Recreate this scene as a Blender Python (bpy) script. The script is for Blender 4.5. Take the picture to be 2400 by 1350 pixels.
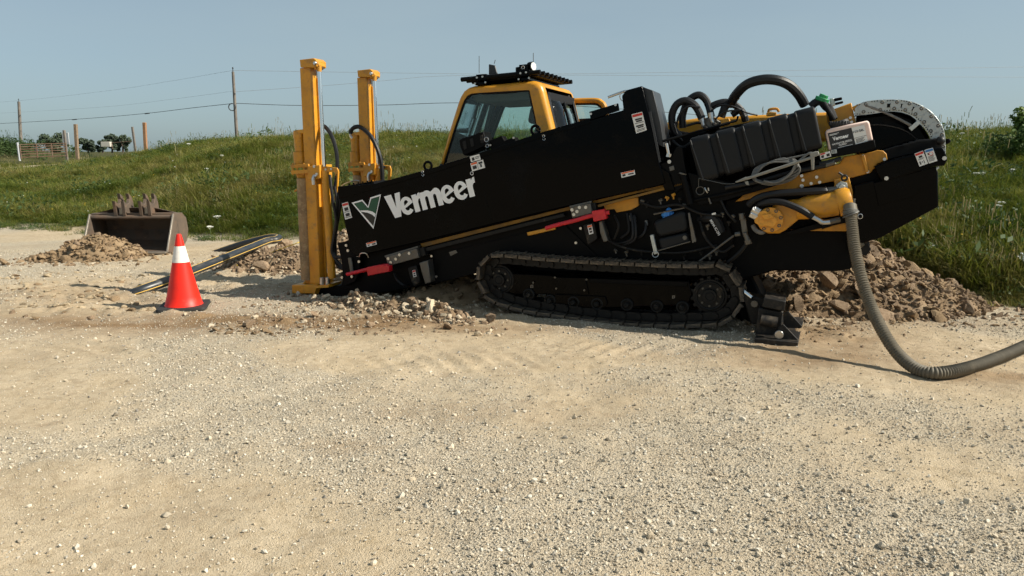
import bpy, bmesh, math, random
import numpy as np
from mathutils import Vector, Matrix
random.seed(7); rng = np.random.default_rng(11)
S = bpy.context.scene
for o in list(bpy.data.objects): bpy.data.objects.remove(o)
COL = S.collection
# ------------------------------------------------------------------ camera, sky, sun, exposure
F = 1800.0; CH = 1.6; PITCH = math.atan(320 / F)
cd = bpy.data.cameras.new('camera'); cam = bpy.data.objects.new('camera', cd); COL.objects.link(cam)
cam.location = (0, 0, CH); cam.rotation_euler = (math.pi / 2 - PITCH, 0, 0)
cd.sensor_width = 36; cd.lens = 36 * F / 2400; cd.clip_start = .05; cd.clip_end = 6000
S.camera = cam
SUN_EL = math.radians(39); SUN_AZ = math.radians(-11)      # azimuth from +x towards +y
sdir = Vector((math.cos(SUN_EL) * math.cos(SUN_AZ), math.cos(SUN_EL) * math.sin(SUN_AZ), math.sin(SUN_EL)))
W_ = bpy.data.worlds.new('World'); S.world = W_; W_.use_nodes = True
wn = W_.node_tree; wn.nodes.clear()
sky = wn.nodes.new('ShaderNodeTexSky'); sky.sky_type = 'NISHITA'; sky.sun_disc = False
sky.sun_elevation = SUN_EL; sky.sun_rotation = math.pi / 2 - SUN_AZ
sky.air_density = .8; sky.dust_density = 1.6; sky.ozone_density = 6.0; sky.altitude = 200
hs = wn.nodes.new('ShaderNodeHueSaturation'); hs.inputs['Saturation'].default_value = .75
tcn = wn.nodes.new('ShaderNodeTexCoord'); mpn = wn.nodes.new('ShaderNodeMapping'); mpn.inputs['Scale'].default_value = (1, 1, 5)
nz = wn.nodes.new('ShaderNodeTexNoise'); nz.inputs['Scale'].default_value = 1.6; nz.inputs['Detail'].default_value = 6
rp = wn.nodes.new('ShaderNodeValToRGB'); rp.color_ramp.elements[0].position = .38; rp.color_ramp.elements[1].position = .75
rp.color_ramp.elements[0].color = (.38, .38, .38, 1); rp.color_ramp.elements[1].color = (.72, .72, .72, 1)
mixc = wn.nodes.new('ShaderNodeMix'); mixc.data_type = 'RGBA'; mixc.inputs['B'].default_value = (3.25, 4.15, 4.55, 1)
bg = wn.nodes.new('ShaderNodeBackground'); bg.inputs['Strength'].default_value = .085
wo = wn.nodes.new('ShaderNodeOutputWorld')
wn.links.new(tcn.outputs['Generated'], mpn.inputs['Vector']); wn.links.new(mpn.outputs[0], nz.inputs['Vector'])
wn.links.new(nz.outputs['Fac'], rp.inputs['Fac']); wn.links.new(rp.outputs['Color'], mixc.inputs['Factor'])
tint = wn.nodes.new('ShaderNodeMix'); tint.data_type = 'RGBA'; tint.blend_type = 'MULTIPLY'; tint.inputs['Factor'].default_value = 1; tint.inputs['B'].default_value = (1.02, 1.07, .90, 1)
wn.links.new(sky.outputs[0], tint.inputs['A']); wn.links.new(tint.outputs['Result'], hs.inputs['Color']); wn.links.new(hs.outputs[0], mixc.inputs['A'])
wn.links.new(mixc.outputs['Result'], bg.inputs['Color']); wn.links.new(bg.outputs[0], wo.inputs[0])
sl = bpy.data.lights.new('sun', 'SUN'); sl.energy = 5.0; sl.angle = math.radians(.55); sl.color = (1, .93, .80)
so = bpy.data.objects.new('sun', sl); COL.objects.link(so)
so.rotation_euler = sdir.to_track_quat('Z', 'Y').to_euler()
S.view_settings.view_transform = 'Standard'; S.view_settings.look = 'None'
S.view_settings.exposure = 0.5; S.view_settings.gamma = 1.0; S.view_settings.use_curve_mapping = False
S.render.engine = 'CYCLES'
S.cycles.use_adaptive_sampling = True; S.cycles.adaptive_threshold = .03; S.cycles.use_denoising = True
S.cycles.max_bounces = 5; S.cycles.diffuse_bounces = 2; S.cycles.glossy_bounces = 3; S.cycles.transmission_bounces = 3; S.cycles.transparent_max_bounces = 8; S.cycles.caustics_reflective = False; S.cycles.caustics_refractive = False

# ------------------------------------------------------------------ picture <-> place helpers
_fw = np.array([0, math.cos(PITCH), -math.sin(PITCH)]); _up = np.array([0, math.sin(PITCH), math.cos(PITCH)])
C0 = np.array([0, 0, CH])
def ray(px, py): return _fw + np.array([1., 0, 0]) * (px - 1200) / F + _up * (675 - py) / F
def gnd(px, py, z=0.0):
    d = ray(px, py); return C0 + d * ((z - CH) / d[2])
def at(px, py, y):
    d = ray(px, py); return C0 + d * (y / d[1])
YAW = math.radians(20)
UX = np.array([math.cos(YAW), -math.sin(YAW), 0]); WX = np.array([math.sin(YAW), math.cos(YAW), 0])
OR = gnd(1600, 764, .03)
def l(px, py, s):                       # a point of the rig's own frame on the upright plane at depth s
    d = ray(px, py); t = (s - (C0 - OR) @ WX) / (d @ WX); p = C0 + d * t - OR
    return (float(p @ UX), float(s), float(p[2]))
# ------------------------------------------------------------------ noise
def _h(i, j, seed):
    n = (i.astype(np.int64) * 374761393 + j.astype(np.int64) * 668265263 + seed * 1442695041) & 0xffffffff
    n = ((n ^ (n >> 13)) * 1274126177) & 0xffffffff
    return ((n ^ (n >> 16)) & 0xffff) / 65535.0
def vnoise(x, y, seed=0):
    xi = np.floor(x); yi = np.floor(y); fx = x - xi; fy = y - yi
    fx = fx * fx * (3 - 2 * fx); fy = fy * fy * (3 - 2 * fy)
    a = _h(xi, yi, seed); b = _h(xi + 1, yi, seed); c = _h(xi, yi + 1, seed); d = _h(xi + 1, yi + 1, seed)
    return (a * (1 - fx) + b * fx) * (1 - fy) + (c * (1 - fx) + d * fx) * fy
def fbm(x, y, sc, oct=4, seed=0):
    r = 0; a = 1; t = 0
    for k in range(oct):
        r = r + a * vnoise(x * sc + 17.3 * k, y * sc - 9.1 * k, seed + k); t += a; a *= .5; sc *= 2.03
    return r / t
def sstep(a, b, x):
    t = np.clip((x - a) / (b - a), 0, 1); return t * t * (3 - 2 * t)
# ------------------------------------------------------------------ materials
def mat(name, col, rough=.5, metal=0., spec=.5, coat=0., var=None, bump=None, dirt=None, coord='Object', emit=None, rnd=0., sss=0.):
    m = bpy.data.materials.new(name); m.use_nodes = True; t = m.node_tree; N = t.nodes
    b = N['Principled BSDF']; b.inputs['Roughness'].default_value = rough; b.inputs['Metallic'].default_value = metal
    b.inputs['Specular IOR Level'].default_value = spec; b.inputs['Coat Weight'].default_value = coat
    b.inputs['Coat Roughness'].default_value = .05
    tc = N.new('ShaderNodeTexCoord'); src = tc.outputs[coord]
    rgb = N.new('ShaderNodeRGB'); rgb.outputs[0].default_value = (*col, 1); out = rgb.outputs[0]
    def mixn(f, A, Bc, mode='MIX'):
        x = N.new('ShaderNodeMix'); x.data_type = 'RGBA'; x.blend_type = mode
        if isinstance(f, float): x.inputs['Factor'].default_value = f
        else: t.links.new(f, x.inputs['Factor'])
        t.links.new(A, x.inputs['A'])
        if isinstance(Bc, tuple): x.inputs['B'].default_value = (*Bc, 1)
        else: t.links.new(Bc, x.inputs['B'])
        return x.outputs['Result']
    def noise(sc, det=5, rg=.6):
        n = N.new('ShaderNodeTexNoise'); n.inputs['Scale'].default_value = sc; n.inputs['Detail'].default_value = det
        n.inputs['Roughness'].default_value = rg; t.links.new(src, n.inputs['Vector']); return n.outputs['Fac']
    def ramp(f, a, bb):
        r = N.new('ShaderNodeMapRange'); r.inputs['From Min'].default_value = a; r.inputs['From Max'].default_value = bb
        t.links.new(f, r.inputs['Value']); return r.outputs[0]
    if var:
        for (c2, sc, a, bb) in var: out = mixn(ramp(noise(sc), a, bb), out, c2)
    if rnd:
        oi = N.new('ShaderNodeObjectInfo'); h = N.new('ShaderNodeHueSaturation')
        mr = N.new('ShaderNodeMapRange'); mr.inputs['To Min'].default_value = 1 - rnd; mr.inputs['To Max'].default_value = 1 + rnd
        t.links.new(oi.outputs['Random'], mr.inputs['Value']); t.links.new(mr.outputs[0], h.inputs['Value']); t.links.new(out, h.inputs['Color']); out = h.outputs[0]
    if dirt:
        c2, sc, a, bb = dirt; f = ramp(noise(sc, 8, .7), a, bb); out = mixn(f, out, c2)
        r2 = N.new('ShaderNodeMapRange'); r2.inputs['To Min'].default_value = rough; r2.inputs['To Max'].default_value = .9
        t.links.new(f, r2.inputs['Value']); t.links.new(r2.outputs[0], b.inputs['Roughness'])
    t.links.new(out, b.inputs['Base Color'])
    if bump:
        sc, st, dist = bump; bp = N.new('ShaderNodeBump'); bp.inputs['Strength'].default_value = st; bp.inputs['Distance'].default_value = dist
        t.links.new(noise(sc, 8, .65), bp.inputs['Height']); t.links.new(bp.outputs[0], b.inputs['Normal'])
    if emit: b.inputs['Emission Color'].default_value = (*emit, 1); b.inputs['Emission Strength'].default_value = 1
    return m
def glass(name, tint, refl=.06):
    m = bpy.data.materials.new(name); m.use_nodes = True; t = m.node_tree; N = t.nodes; N.clear()
    tr = N.new('ShaderNodeBsdfTransparent'); tr.inputs[0].default_value = (*tint, 1)
    g = N.new('ShaderNodeBsdfGlossy'); g.inputs['Roughness'].default_value = .02
    fr = N.new('ShaderNodeFresnel'); fr.inputs['IOR'].default_value = 1.45
    mx = N.new('ShaderNodeMixShader'); o = N.new('ShaderNodeOutputMaterial')
    t.links.new(fr.outputs[0], mx.inputs[0]); t.links.new(tr.outputs[0], mx.inputs[1]); t.links.new(g.outputs[0], mx.inputs[2]); t.links.new(mx.outputs[0], o.inputs[0])
    return m
DUST = (.30, .23, .15)
M = dict(
 yellow=mat('machine_yellow', (.62, .285, .022), .34, spec=.4, coat=.06, var=[((.50, .22, .02), 5, .42, .7), ((.44, .19, .022), 22, .56, .8)], dirt=((.27, .165, .075), 11, .53, .85), bump=(60, .06, .002)),
 yellowdirty=mat('worn_yellow', (.56, .25, .022), .5, spec=.35, var=[((.40, .19, .03), 12, .45, .7)], dirt=((.28, .18, .09), 9, .55, .8)),
 rail_grime_shade=mat('grimy_shaded_rail_yellow', (.26, .135, .022), .6, spec=.25, var=[((.14, .085, .03), 6, .42, .68)], dirt=((.16, .115, .07), 10, .5, .8)),  # yellow darkened for grime and for the shade the rail lies in
 motor=mat('motor_yellow', (.75, .33, .035), .4, spec=.45, var=[((.5, .22, .03), 30, .45, .7)]),
 black=mat('gloss_black', (.0012, .0014, .0019), .09, spec=.075, dirt=((.012, .010, .008), 2.2, .56, 1.0), bump=(1.6, .10, .02)),
 matt=mat('satin_black', (.0028, .0028, .003), .5, spec=.1, dirt=((.028, .022, .015), 7, .6, 1.05)),
 blackgrime=mat('grimy_black', (.008, .0075, .007), .5, spec=.25, dirt=((.17, .125, .08), 12, .56, .85), bump=(40, .35, .004)),
 shoe=mat('track_steel', (.03, .029, .028), .45, metal=.35, spec=.4, dirt=((.27, .21, .145), 9, .42, .66), bump=(45, .5, .004), rnd=.35),
 footsteel=mat('dusty_foot_steel', (.018, .017, .016), .5, metal=.3, spec=.35, dirt=((.17, .13, .09), 10, .5, .9), bump=(45, .4, .004)),
 greyface=mat('hood_grey', (.032, .034, .037), .42, spec=.4),
 plastic=mat('tank_plastic', (.011, .0116, .0128), .5, spec=.22, bump=(160, .12, .002), dirt=((.03, .03, .03), 6, .55, .95)),
 rubber=mat('hose_rubber', (.008, .008, .009), .48, spec=.35, bump=(60, .35, .004)),
 steel=mat('bright_steel', (.55, .55, .54), .28, metal=1., bump=(90, .08, .001)),
 chrome=mat('chrome_rod', (.80, .81, .82), .14, metal=1.),
 darksteel=mat('dark_steel', (.13, .125, .115), .42, metal=.75, dirt=((.20, .15, .09), 16, .5, .75), bump=(70, .3, .003)),
 zinc=mat('zinc_plate', (.50, .53, .52), .38, metal=.55, var=[((.36, .385, .38), 5, .4, .7)], bump=(120, .05, .001)),
 zincdark=mat('zinc_disc', (.40, .43, .43), .45, metal=.55),
 red=mat('lever_red', (.58, .008, .018), .36, spec=.45, coat=.2, var=[((.42, .008, .015), 14, .45, .75)]),
 white=mat('sticker_white', (.72, .72, .70), .5), ink=mat('print_black', (.02, .02, .022), .6),
 stred=mat('sticker_red', (.55, .03, .02), .5), stblue=mat('sticker_blue', (.03, .16, .42), .5), storange=mat('sticker_orange', (.75, .12, .02), .5),
 letter=mat('letter_white', (.86, .86, .86), .4), green=mat('emblem_green', (.008, .075, .035), .4), inkgloss=mat('emblem_black', (.006, .006, .007), .3),
 glass=glass('cab_glass', (.85, .93, .90)), clear=glass('clear_glass', (.9, .93, .92)),
 trim=mat('cab_trim', (.012, .012, .013), .6, spec=.2), liner=mat('roof_liner', (.09, .09, .075), .85), seat=mat('seat_fabric', (.055, .055, .058), .9, bump=(200, .3, .002)),
 mirror=mat('mirror_face', (.75, .78, .75), .04, metal=1.), lens=mat('lamp_lens', (.75, .77, .74), .12, spec=.6),
 jug=mat('jug_plastic', (.74, .56, .49), .45, spec=.4), cap=mat('jug_cap', (.02, .02, .021), .6),
 blue=mat('cap_blue', (.035, .23, .66), .45), greencap=mat('cap_green', (.015, .24, .085), .45),
 corr=mat('corrugated_hose', (.125, .108, .08), .6, spec=.3, dirt=((.25, .21, .15), 6, .48, .85), bump=(60, .3, .003)),
 greyhose=mat('grey_hose', (.11, .11, .105), .5, var=[((.2, .19, .17), 20, .45, .7)]), wand=mat('wand_grey', (.24, .23, .2), .5),
 auger=mat('auger_casing', (.33, .215, .105), .6, spec=.3, var=[((.20, .13, .07), 6, .4, .65), ((.42, .31, .17), 25, .5, .75)], bump=(30, .3, .004)),
 rust=mat('rusty_steel', (.125, .095, .072), .65, metal=.1, spec=.35, var=[((.17, .10, .062), 4, .48, .75), ((.055, .046, .04), 7, .52, .8)], dirt=((.27, .2, .13), 8, .6, .9), bump=(40, .4, .004)),
 rustbright=mat('worn_edge', (.32, .28, .23), .4, metal=.6), conered=mat('cone_red', (.86, .024, .01), .45, spec=.35, var=[((.74, .022, .012), 8, .4, .7)], dirt=((.62, .14, .08), 7, .58, .95)),
 conewhite=mat('cone_white', (.80, .76, .69), .45, var=[((.62, .57, .50), 18, .55, .8)]), conebase=mat('cone_base', (.022, .021, .02), .75, dirt=((.2, .16, .11), 16, .6, .9)),
 pipe=mat('poly_pipe', (.022, .026, .031), .38, spec=.5, dirt=((.19, .16, .12), 6, .52, .85), coord='Generated'), stripe=mat('pipe_stripe', (.72, .46, .11), .55), rope=mat('yellow_line', (.74, .5, .05), .6),
 wood=mat('weathered_post', (.27, .19, .12), .8, var=[((.15, .11, .08), 14, .4, .7)], bump=(30, .4, .01)),
 woodnew=mat('cedar_post', (.36, .19, .095), .75, var=[((.25, .125, .06), 10, .4, .7)], bump=(24, .4, .01)),
 polewood=mat('pole_wood', (.20, .175, .15), .85, var=[((.12, .105, .095), 4, .4, .7)]), wire=mat('overhead_wire', (.05, .055, .06), .6),
 wirefar=mat('bare_wire', (.30, .33, .35), .6), gate=mat('rusty_gate_tube', (.13, .075, .045), .65, metal=.2, var=[((.2, .15, .11), 5, .4, .7)]), panelgrey=mat('grey_sheet', (.42, .44, .46), .6), cream=mat('cream_panel', (.6, .56, .48), .7),
 flag=mat('flag_white', (.75, .78, .84), .6), flower=mat('umbel_white', (.74, .74, .66), .8), yflower=mat('yellow_petals', (.75, .48, .03), .8), stem=mat('plant_stem', (.12, .17, .05), .7),
 rock=mat('rock_tan', (.27, .195, .128), .9, spec=.2, var=[((.165, .112, .07), 5, .38, .65), ((.42, .33, .235), 11, .58, .85)], bump=(26, .55, .012), rnd=.28),
 rockpale=mat('limestone_pale', (.50, .415, .30), .9, spec=.2, var=[((.40, .325, .23), 6, .4, .7)], bump=(30, .5, .01), rnd=.22),
 clod=mat('clay_clod', (.255, .18, .11), .95, spec=.1, var=[((.20, .135, .075), 6, .4, .65), ((.42, .32, .2), 12, .55, .8)], bump=(24, .6, .014), rnd=.25),
 soil=mat('spoil_soil', (.25, .178, .112), .95, spec=.1, var=[((.17, .115, .068), 3, .4, .65), ((.38, .30, .205), 9, .55, .85)], bump=(22, .8, .03)),
 sandclod=mat('dry_clod', (.43, .345, .23), .95, spec=.1, var=[((.30, .225, .14), 6, .4, .66), ((.52, .44, .31), 12, .55, .8)], bump=(24, .6, .014), rnd=.2),
 mud=mat('damp_clay', (.22, .15, .085), .8, spec=.2, var=[((.32, .23, .14), 5, .4, .7)], bump=(25, .7, .02)),
 bark=mat('tree_bark', (.08, .06, .045), .9),
)
def leafmat(name, cols, trans=.35, sc=.35, rough=.6):
    m = bpy.data.materials.new(name); m.use_nodes = True; t = m.node_tree; N = t.nodes
    b = N['Principled BSDF']; b.inputs['Roughness'].default_value = rough; b.inputs['Specular IOR Level'].default_value = .25
    g = N.new('ShaderNodeNewGeometry'); n = N.new('ShaderNodeTexNoise'); n.inputs['Scale'].default_value = sc; n.inputs['Detail'].default_value = 5
    n.inputs['Roughness'].default_value = .65
    t.links.new(g.outputs['Position'], n.inputs['Vector'])
    oi = N.new('ShaderNodeObjectInfo'); ad = N.new('ShaderNodeMath'); ad.operation = 'MULTIPLY_ADD'; ad.inputs[1].default_value = .22; 
    t.links.new(oi.outputs['Random'], ad.inputs[0]); t.links.new(n.outputs['Fac'], ad.inputs[2])
    r = N.new('ShaderNodeValToRGB'); e = r.color_ramp.elements
    e[0].position = .43; e[0].color = (*cols[0], 1); e[1].position = .75; e[1].color = (*cols[-1], 1)
    for k, c in enumerate(cols[1:-1]):
        x = e.new(.43 + .32 * (k + 1) / (len(cols) - 1)); x.color = (*c, 1)
    t.links.new(ad.outputs[0], r.inputs['Fac']); t.links.new(r.outputs[0], b.inputs['Base Color'])
    tl = N.new('ShaderNodeBsdfTranslucent'); t.links.new(r.outputs[0], tl.inputs['Color'])
    mx = N.new('ShaderNodeMixShader'); mx.inputs[0].default_value = trans
    t.links.new(b.outputs[0], mx.inputs[1]); t.links.new(tl.outputs[0], mx.inputs[2]); t.links.new(mx.outputs[0], N['Material Output'].inputs[0])
    return m
M['grass'] = leafmat('bank_grass', [(.048, .080, .010), (.108, .144, .017), (.178, .188, .034), (.26, .225, .072)])
M['straw'] = leafmat('seed_straw', [(.22, .19, .08), (.33, .28, .14), (.42, .36, .20)], .3)
M['weed'] = leafmat('weed_leaf', [(.03, .06, .018), (.06, .10, .03), (.09, .13, .045)])
M['bush'] = leafmat('bush_leaf', [(.045, .09, .015), (.10, .16, .03), (.17, .23, .05)], sc=3)
M['tree'] = leafmat('hazed_tree_leaf', [(.055, .078, .055), (.070, .098, .062), (.09, .12, .07)], .2, .3)  # distance haze put into the leaf colour: paler, bluer green
# ------------------------------------------------------------------ mesh builder
class MB:
    def __init__(s): s.v = []; s.f = []
    def add(s, vs, fs):
        o = len(s.v); s.v += [tuple(map(float, p)) for p in vs]; s.f += [tuple(i + o for i in f) for f in fs]; return s
    def hull(s, a, b):                    # two matching loops -> closed solid
        n = len(a)
        return s.add(list(a) + list(b), [tuple(range(n))[::-1], tuple(range(n, 2 * n))] + [(i, (i + 1) % n, n + (i + 1) % n, n + i) for i in range(n)])
    def box(s, c, d, rot=None):
        x, y, z = d[0] / 2, d[1] / 2, d[2] / 2
        p = [Vector((a * x, b * y, e * z)) for a, b, e in ((-1, -1, -1), (1, -1, -1), (1, 1, -1), (-1, 1, -1), (-1, -1, 1), (1, -1, 1), (1, 1, 1), (-1, 1, 1))]
        if rot is not None: p = [rot @ q for q in p]
        return s.add([q + Vector(c) for q in p], [(3, 2, 1, 0), (4, 5, 6, 7), (0, 1, 5, 4), (1, 2, 6, 5), (2, 3, 7, 6), (3, 0, 4, 7)])
    def bar(s, p0, p1, w, h, upv=(0, 0, 1)):   # a box between two points
        p0, p1 = Vector(p0), Vector(p1); d = p1 - p0; L = d.length; d.normalize(); u = Vector(upv)
        if abs(d.dot(u)) > .95: u = Vector((0, 1, 0))
        sd = d.cross(u).normalized(); u2 = sd.cross(d)
        R = Matrix((d, sd, u2)).transposed(); return s.box((p0 + p1) / 2, (L, w, h), R)
    def px(s, pts, d0, dep):              # traced outline on the rig plane d0, given its real thickness
        a = [l(x, y, d0) for x, y in pts]
        return s.hull(a, [(p[0], p[1] + dep, p[2]) for p in a])
    def prism(s, pts, y0, y1): return s.hull([(x, y0, z) for x, z in pts], [(x, y1, z) for x, z in pts])
    def tube(s, path, r, n=8, closed=False, rad=None):
        P = [Vector(p) for p in path]; m = len(P); T = []
        for i in range(m):
            a = P[(i - 1) % m] if closed or i else P[i]; b = P[(i + 1) % m] if closed or i < m - 1 else P[i]
            T.append((b - a).normalized())
        nrm = T[0].orthogonal().normalized(); V = []
        for i in range(m):
            if i:
                q = T[i - 1].rotation_difference(T[i]); nrm = (q @ nrm); nrm = (nrm - T[i] * nrm.dot(T[i])).normalized()
            bn = T[i].cross(nrm); rr = rad[i] if rad is not None else r
            V += [P[i] + (nrm * math.cos(2 * math.pi * k / n) + bn * math.sin(2 * math.pi * k / n)) * rr for k in range(n)]
        Fc = []
        for i in range(m if closed else m - 1):
            j = (i + 1) % m
            Fc += [(i * n + k, i * n + (k + 1) % n, j * n + (k + 1) % n, j * n + k) for k in range(n)]
        if not closed: Fc += [tuple(range(n))[::-1], tuple((m - 1) * n + k for k in range(n))]
        return s.add(V, Fc)
    def cyl(s, p0, p1, r, r2=None, n=14): return s.tube([p0, p1], r, n, rad=[r, r if r2 is None else r2])
    def disc(s, c, ax, r, h, n=20):
        ax = Vector(ax).normalized(); c = Vector(c); return s.cyl(c - ax * h / 2, c + ax * h / 2, r, n=n)
    def torus(s, c, ax, R, r, n=20, k=8, a0=0, a1=2 * math.pi):
        ax = Vector(ax).normalized(); u = ax.orthogonal().normalized(); w = ax.cross(u); c = Vector(c); full = abs(a1 - a0 - 2 * math.pi) < 1e-4
        pts = [c + (u * math.cos(a0 + (a1 - a0) * i / n) + w * math.sin(a0 + (a1 - a0) * i / n)) * R for i in range(n if full else n + 1)]
        return s.tube(pts, r, k, closed=full)
    def ball(s, c, r, n=12, m=8, sc=(1, 1, 1)):
        V = [(c[0], c[1], c[2] + r * sc[2])]
        for i in range(1, m):
            t = math.pi * i / m
            V += [(c[0] + r * sc[0] * math.sin(t) * math.cos(2 * math.pi * k / n), c[1] + r * sc[1] * math.sin(t) * math.sin(2 * math.pi * k / n), c[2] + r * sc[2] * math.cos(t)) for k in range(n)]
        V.append((c[0], c[1], c[2] - r * sc[2])); Fc = [(0, 1 + k, 1 + (k + 1) % n) for k in range(n)]
        for i in range(m - 2): Fc += [(1 + i * n + k, 1 + (i + 1) * n + k, 1 + (i + 1) * n + (k + 1) % n, 1 + i * n + (k + 1) % n) for k in range(n)]
        b = 1 + (m - 2) * n; Fc += [(b + k, len(V) - 1, b + (k + 1) % n) for k in range(n)]
        return s.add(V, Fc)
    def mesh(s, name, smooth=35):
        me = bpy.data.meshes.new(name); me.from_pydata(s.v, [], s.f); me.validate()
        bm = bmesh.new(); bm.from_mesh(me); bmesh.ops.recalc_face_normals(bm, faces=bm.faces); bm.to_mesh(me); bm.free()
        if smooth:
            me.polygons.foreach_set('use_smooth', [True] * len(me.polygons)); me.set_sharp_from_angle(angle=math.radians(smooth))
        return me
    def build(s, name, m, parent=None, bevel=0, label=None, smooth=35, seg=2):
        me = s.mesh(name, smooth); me.materials.append(M[m] if isinstance(m, str) else m)
        return link(name, me, parent, bevel, label, seg)
def link(name, me, parent=None, bevel=0, label=None, seg=2):
    o = bpy.data.objects.new(name, me); COL.objects.link(o)
    if parent: o.parent = parent
    if bevel:
        b = o.modifiers.new('bevel', 'BEVEL'); b.width = bevel; b.segments = seg; b.limit_method = 'ANGLE'; b.angle_limit = math.radians(40); b.harden_normals = False
    if label: o['label'] = label
    return o
def thing(name, label, cat, loc=(0, 0, 0), rz=0, group=None):
    o = bpy.data.objects.new(name, None); COL.objects.link(o); o.location = tuple(map(float, loc)); o.rotation_euler = (0, 0, rz); o.empty_display_size = .1
    return tag(o, label, cat, group)
def tag(o, label, cat, group=None):
    o['label'] = label; o['category'] = cat
    if group: o['group'] = group
    return o
def copy_tree(o, parent=None, off=None):
    c = o.copy(); COL.objects.link(c); c.parent = parent
    if off is not None: c.location = Vector(c.location) + Vector(off)
    for ch in list(o.children): copy_tree(ch, c)
    return c
def smoothpath(pts, n=8):               # Catmull-Rom through points
    P = [Vector(p) for p in pts]; P = [2 * P[0] - P[1]] + P + [2 * P[-1] - P[-2]]; out = []
    for i in range(1, len(P) - 2):
        a, b, c, d = P[i - 1:i + 3]
        for k in range(n):
            t = k / n; out.append(.5 * ((2 * b) + (c - a) * t + (2 * a - 5 * b + 4 * c - d) * t * t + (3 * b - a - 3 * c + d) * t ** 3))
    return out + [P[-2]]
def rnd_rock(seed, sub=2, amp=.28, sq=(1, .8, .65), angular=True):
    r = random.Random(seed); bm = bmesh.new(); bmesh.ops.create_icosphere(bm, subdivisions=sub, radius=1)
    cuts = [(Vector((r.uniform(-1, 1), r.uniform(-1, 1), r.uniform(-1, 1))).normalized(), r.uniform(.34, .8)) for _ in range(15 if angular else 4)]
    for v in bm.verts:
        p = v.co.copy()
        for n, d in cuts:
            k = p.dot(n)
            if k > d: p -= n * (k - d)
        p *= 1 + amp * .35 * (r.random() - .5); v.co = Vector((p.x * sq[0], p.y * sq[1], p.z * sq[2]))
    me = bpy.data.meshes.new('rock'); bm.to_mesh(me); bm.free()
    me.polygons.foreach_set('use_smooth', [True] * len(me.polygons)); me.set_sharp_from_angle(angle=math.radians(17)); return me

# printed words, turned into meshes before the scene fills up
TXT = {}
for _s, _b in (('MSHA IC-293', .01), ('Vermeer', .035), ('NAVIGATOR FREEZE', .015), ('GUARD', .015), ('5 U.S. GAL.', .015)):
    _c = bpy.data.curves.new('lettering', 'FONT'); _c.body = _s; _c.size = 1; _c.extrude = .001; _c.offset = _b; _c.resolution_u = 3
    _o = bpy.data.objects.new('lettering', _c); COL.objects.link(_o); _d = bpy.context.evaluated_depsgraph_get()
    TXT[_s] = bpy.data.meshes.new_from_object(_o.evaluated_get(_d)); bpy.data.objects.remove(_o); bpy.data.curves.remove(_c)
# ------------------------------------------------------------------ the ground: gravel yard running into a grass bank
EX = [-400, -60, -30, -11, -4.4, 0, 3.6, 4.7, 5.3, 6.2, 8, 14, 40, 400]; EY = [120, 34, 22, 16.8, 14.2, 13.2, 11.6, 9.6, 8.1, 7.5, 6.6, 5, 0, -60]
def edge_y(x): return np.interp(x, EX, EY) + .5 * (fbm(x, x * 0 + 3, .55, 4, 5) - .5) * 1.4
def base_h(x, y):
    x = np.asarray(x, float); y = np.asarray(y, float)
    t = y - edge_y(x) + .35 * (fbm(x, y, .9, 3, 8) - .5)
    th = x / np.maximum(y, 1.)
    cr = np.interp(th, [-.7, -.57, -.51, -.46, -.40, -.3, 0, .3, .55, .8], [.95, 1.0, 1.12, 1.5, 1.85, 2.0, 1.98, 1.96, 1.9, 1.92])
    Lh = np.interp(th, [-.6, -.42, .2, .6], [20, 13, 12, 13])
    u = np.clip(t / Lh, 0, 1)
    z = cr * (1 - (1 - u) ** 1.75)
    z = z + sstep(0, 2, t) * (.42 * (fbm(x, y, .38, 3, 21) - .5) + .22 * (fbm(x, y, 1.7, 3, 22) - .5)) * np.where(y < 60, 1, 0)
    z = z + 1.25 * np.exp(-((x + 33) / 6.5) ** 2 - ((y - 44) / 5) ** 2)
    g = 1 - sstep(-.3, .6, t)
    near = np.exp(-((y - 8) / 9) ** 2 - (x / 10) ** 2)
    z = z + g * near * (.05 * (fbm(x, y, .7, 3, 31) - .5) + .042 * (fbm(x, y, 3.1, 4, 32) - .5) + .016 * (fbm(x, y, 14, 3, 33) - .5))
    # churned earth: left of the pipe, before the rig, at the clay break-outs
    rough = churn(x, y); z = z + g * rough * (.24 * (np.abs(fbm(x, y, 3.2, 4, 41) - .5)) + .11 * np.abs(fbm(x, y, 7, 4, 42) - .5) + .03 * (fbm(x, y, 18, 2, 43) - .5))
    # shallow pit beside the pipe
    z = z - g * .10 * np.exp(-((x + 3.6) / 1.2) ** 2 - ((y - 9.6) / .8) ** 2)
    # wheel ruts in the foreground
    for (x0, a, w) in ((-1.2, .9, .16), (.9, .75, .2), (3.1, -.35, .16), (3.9, -.35, .16)):
        d = (x - x0) - a * (y - 5.4); z = z - g * .014 * np.exp(-(d / w) ** 2) * sstep(2.5, 3.5, y) * (1 - sstep(6.2, 7, y)) * (.6 + .8 * fbm(x, y, 2, 2, 51))
    # marks pressed by track grousers and lugged tyres
    for (cx, cy, rx, ry, ax_, ay_, p_) in ((-.35, 5.75, .8, .32, .9, .45, .17), (.9, 6.15, .6, .25, .8, -.6, .15), (3.9, 5.0, .9, .4, .55, .85, .13), (-3.2, 6.2, .8, .3, .5, .85, .2)):
        mk = np.exp(-((x - cx) / rx) ** 2 - ((y - cy) / ry) ** 2); z = z + g * mk * .02 * np.maximum(0, np.sin(6.283 * (x * ax_ + y * ay_) / p_ + 2.2 * fbm(x, y, 3, 2, 57))) * (.3 + 1.2 * fbm(x, y, 6, 3, 58))
    return z
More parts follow.
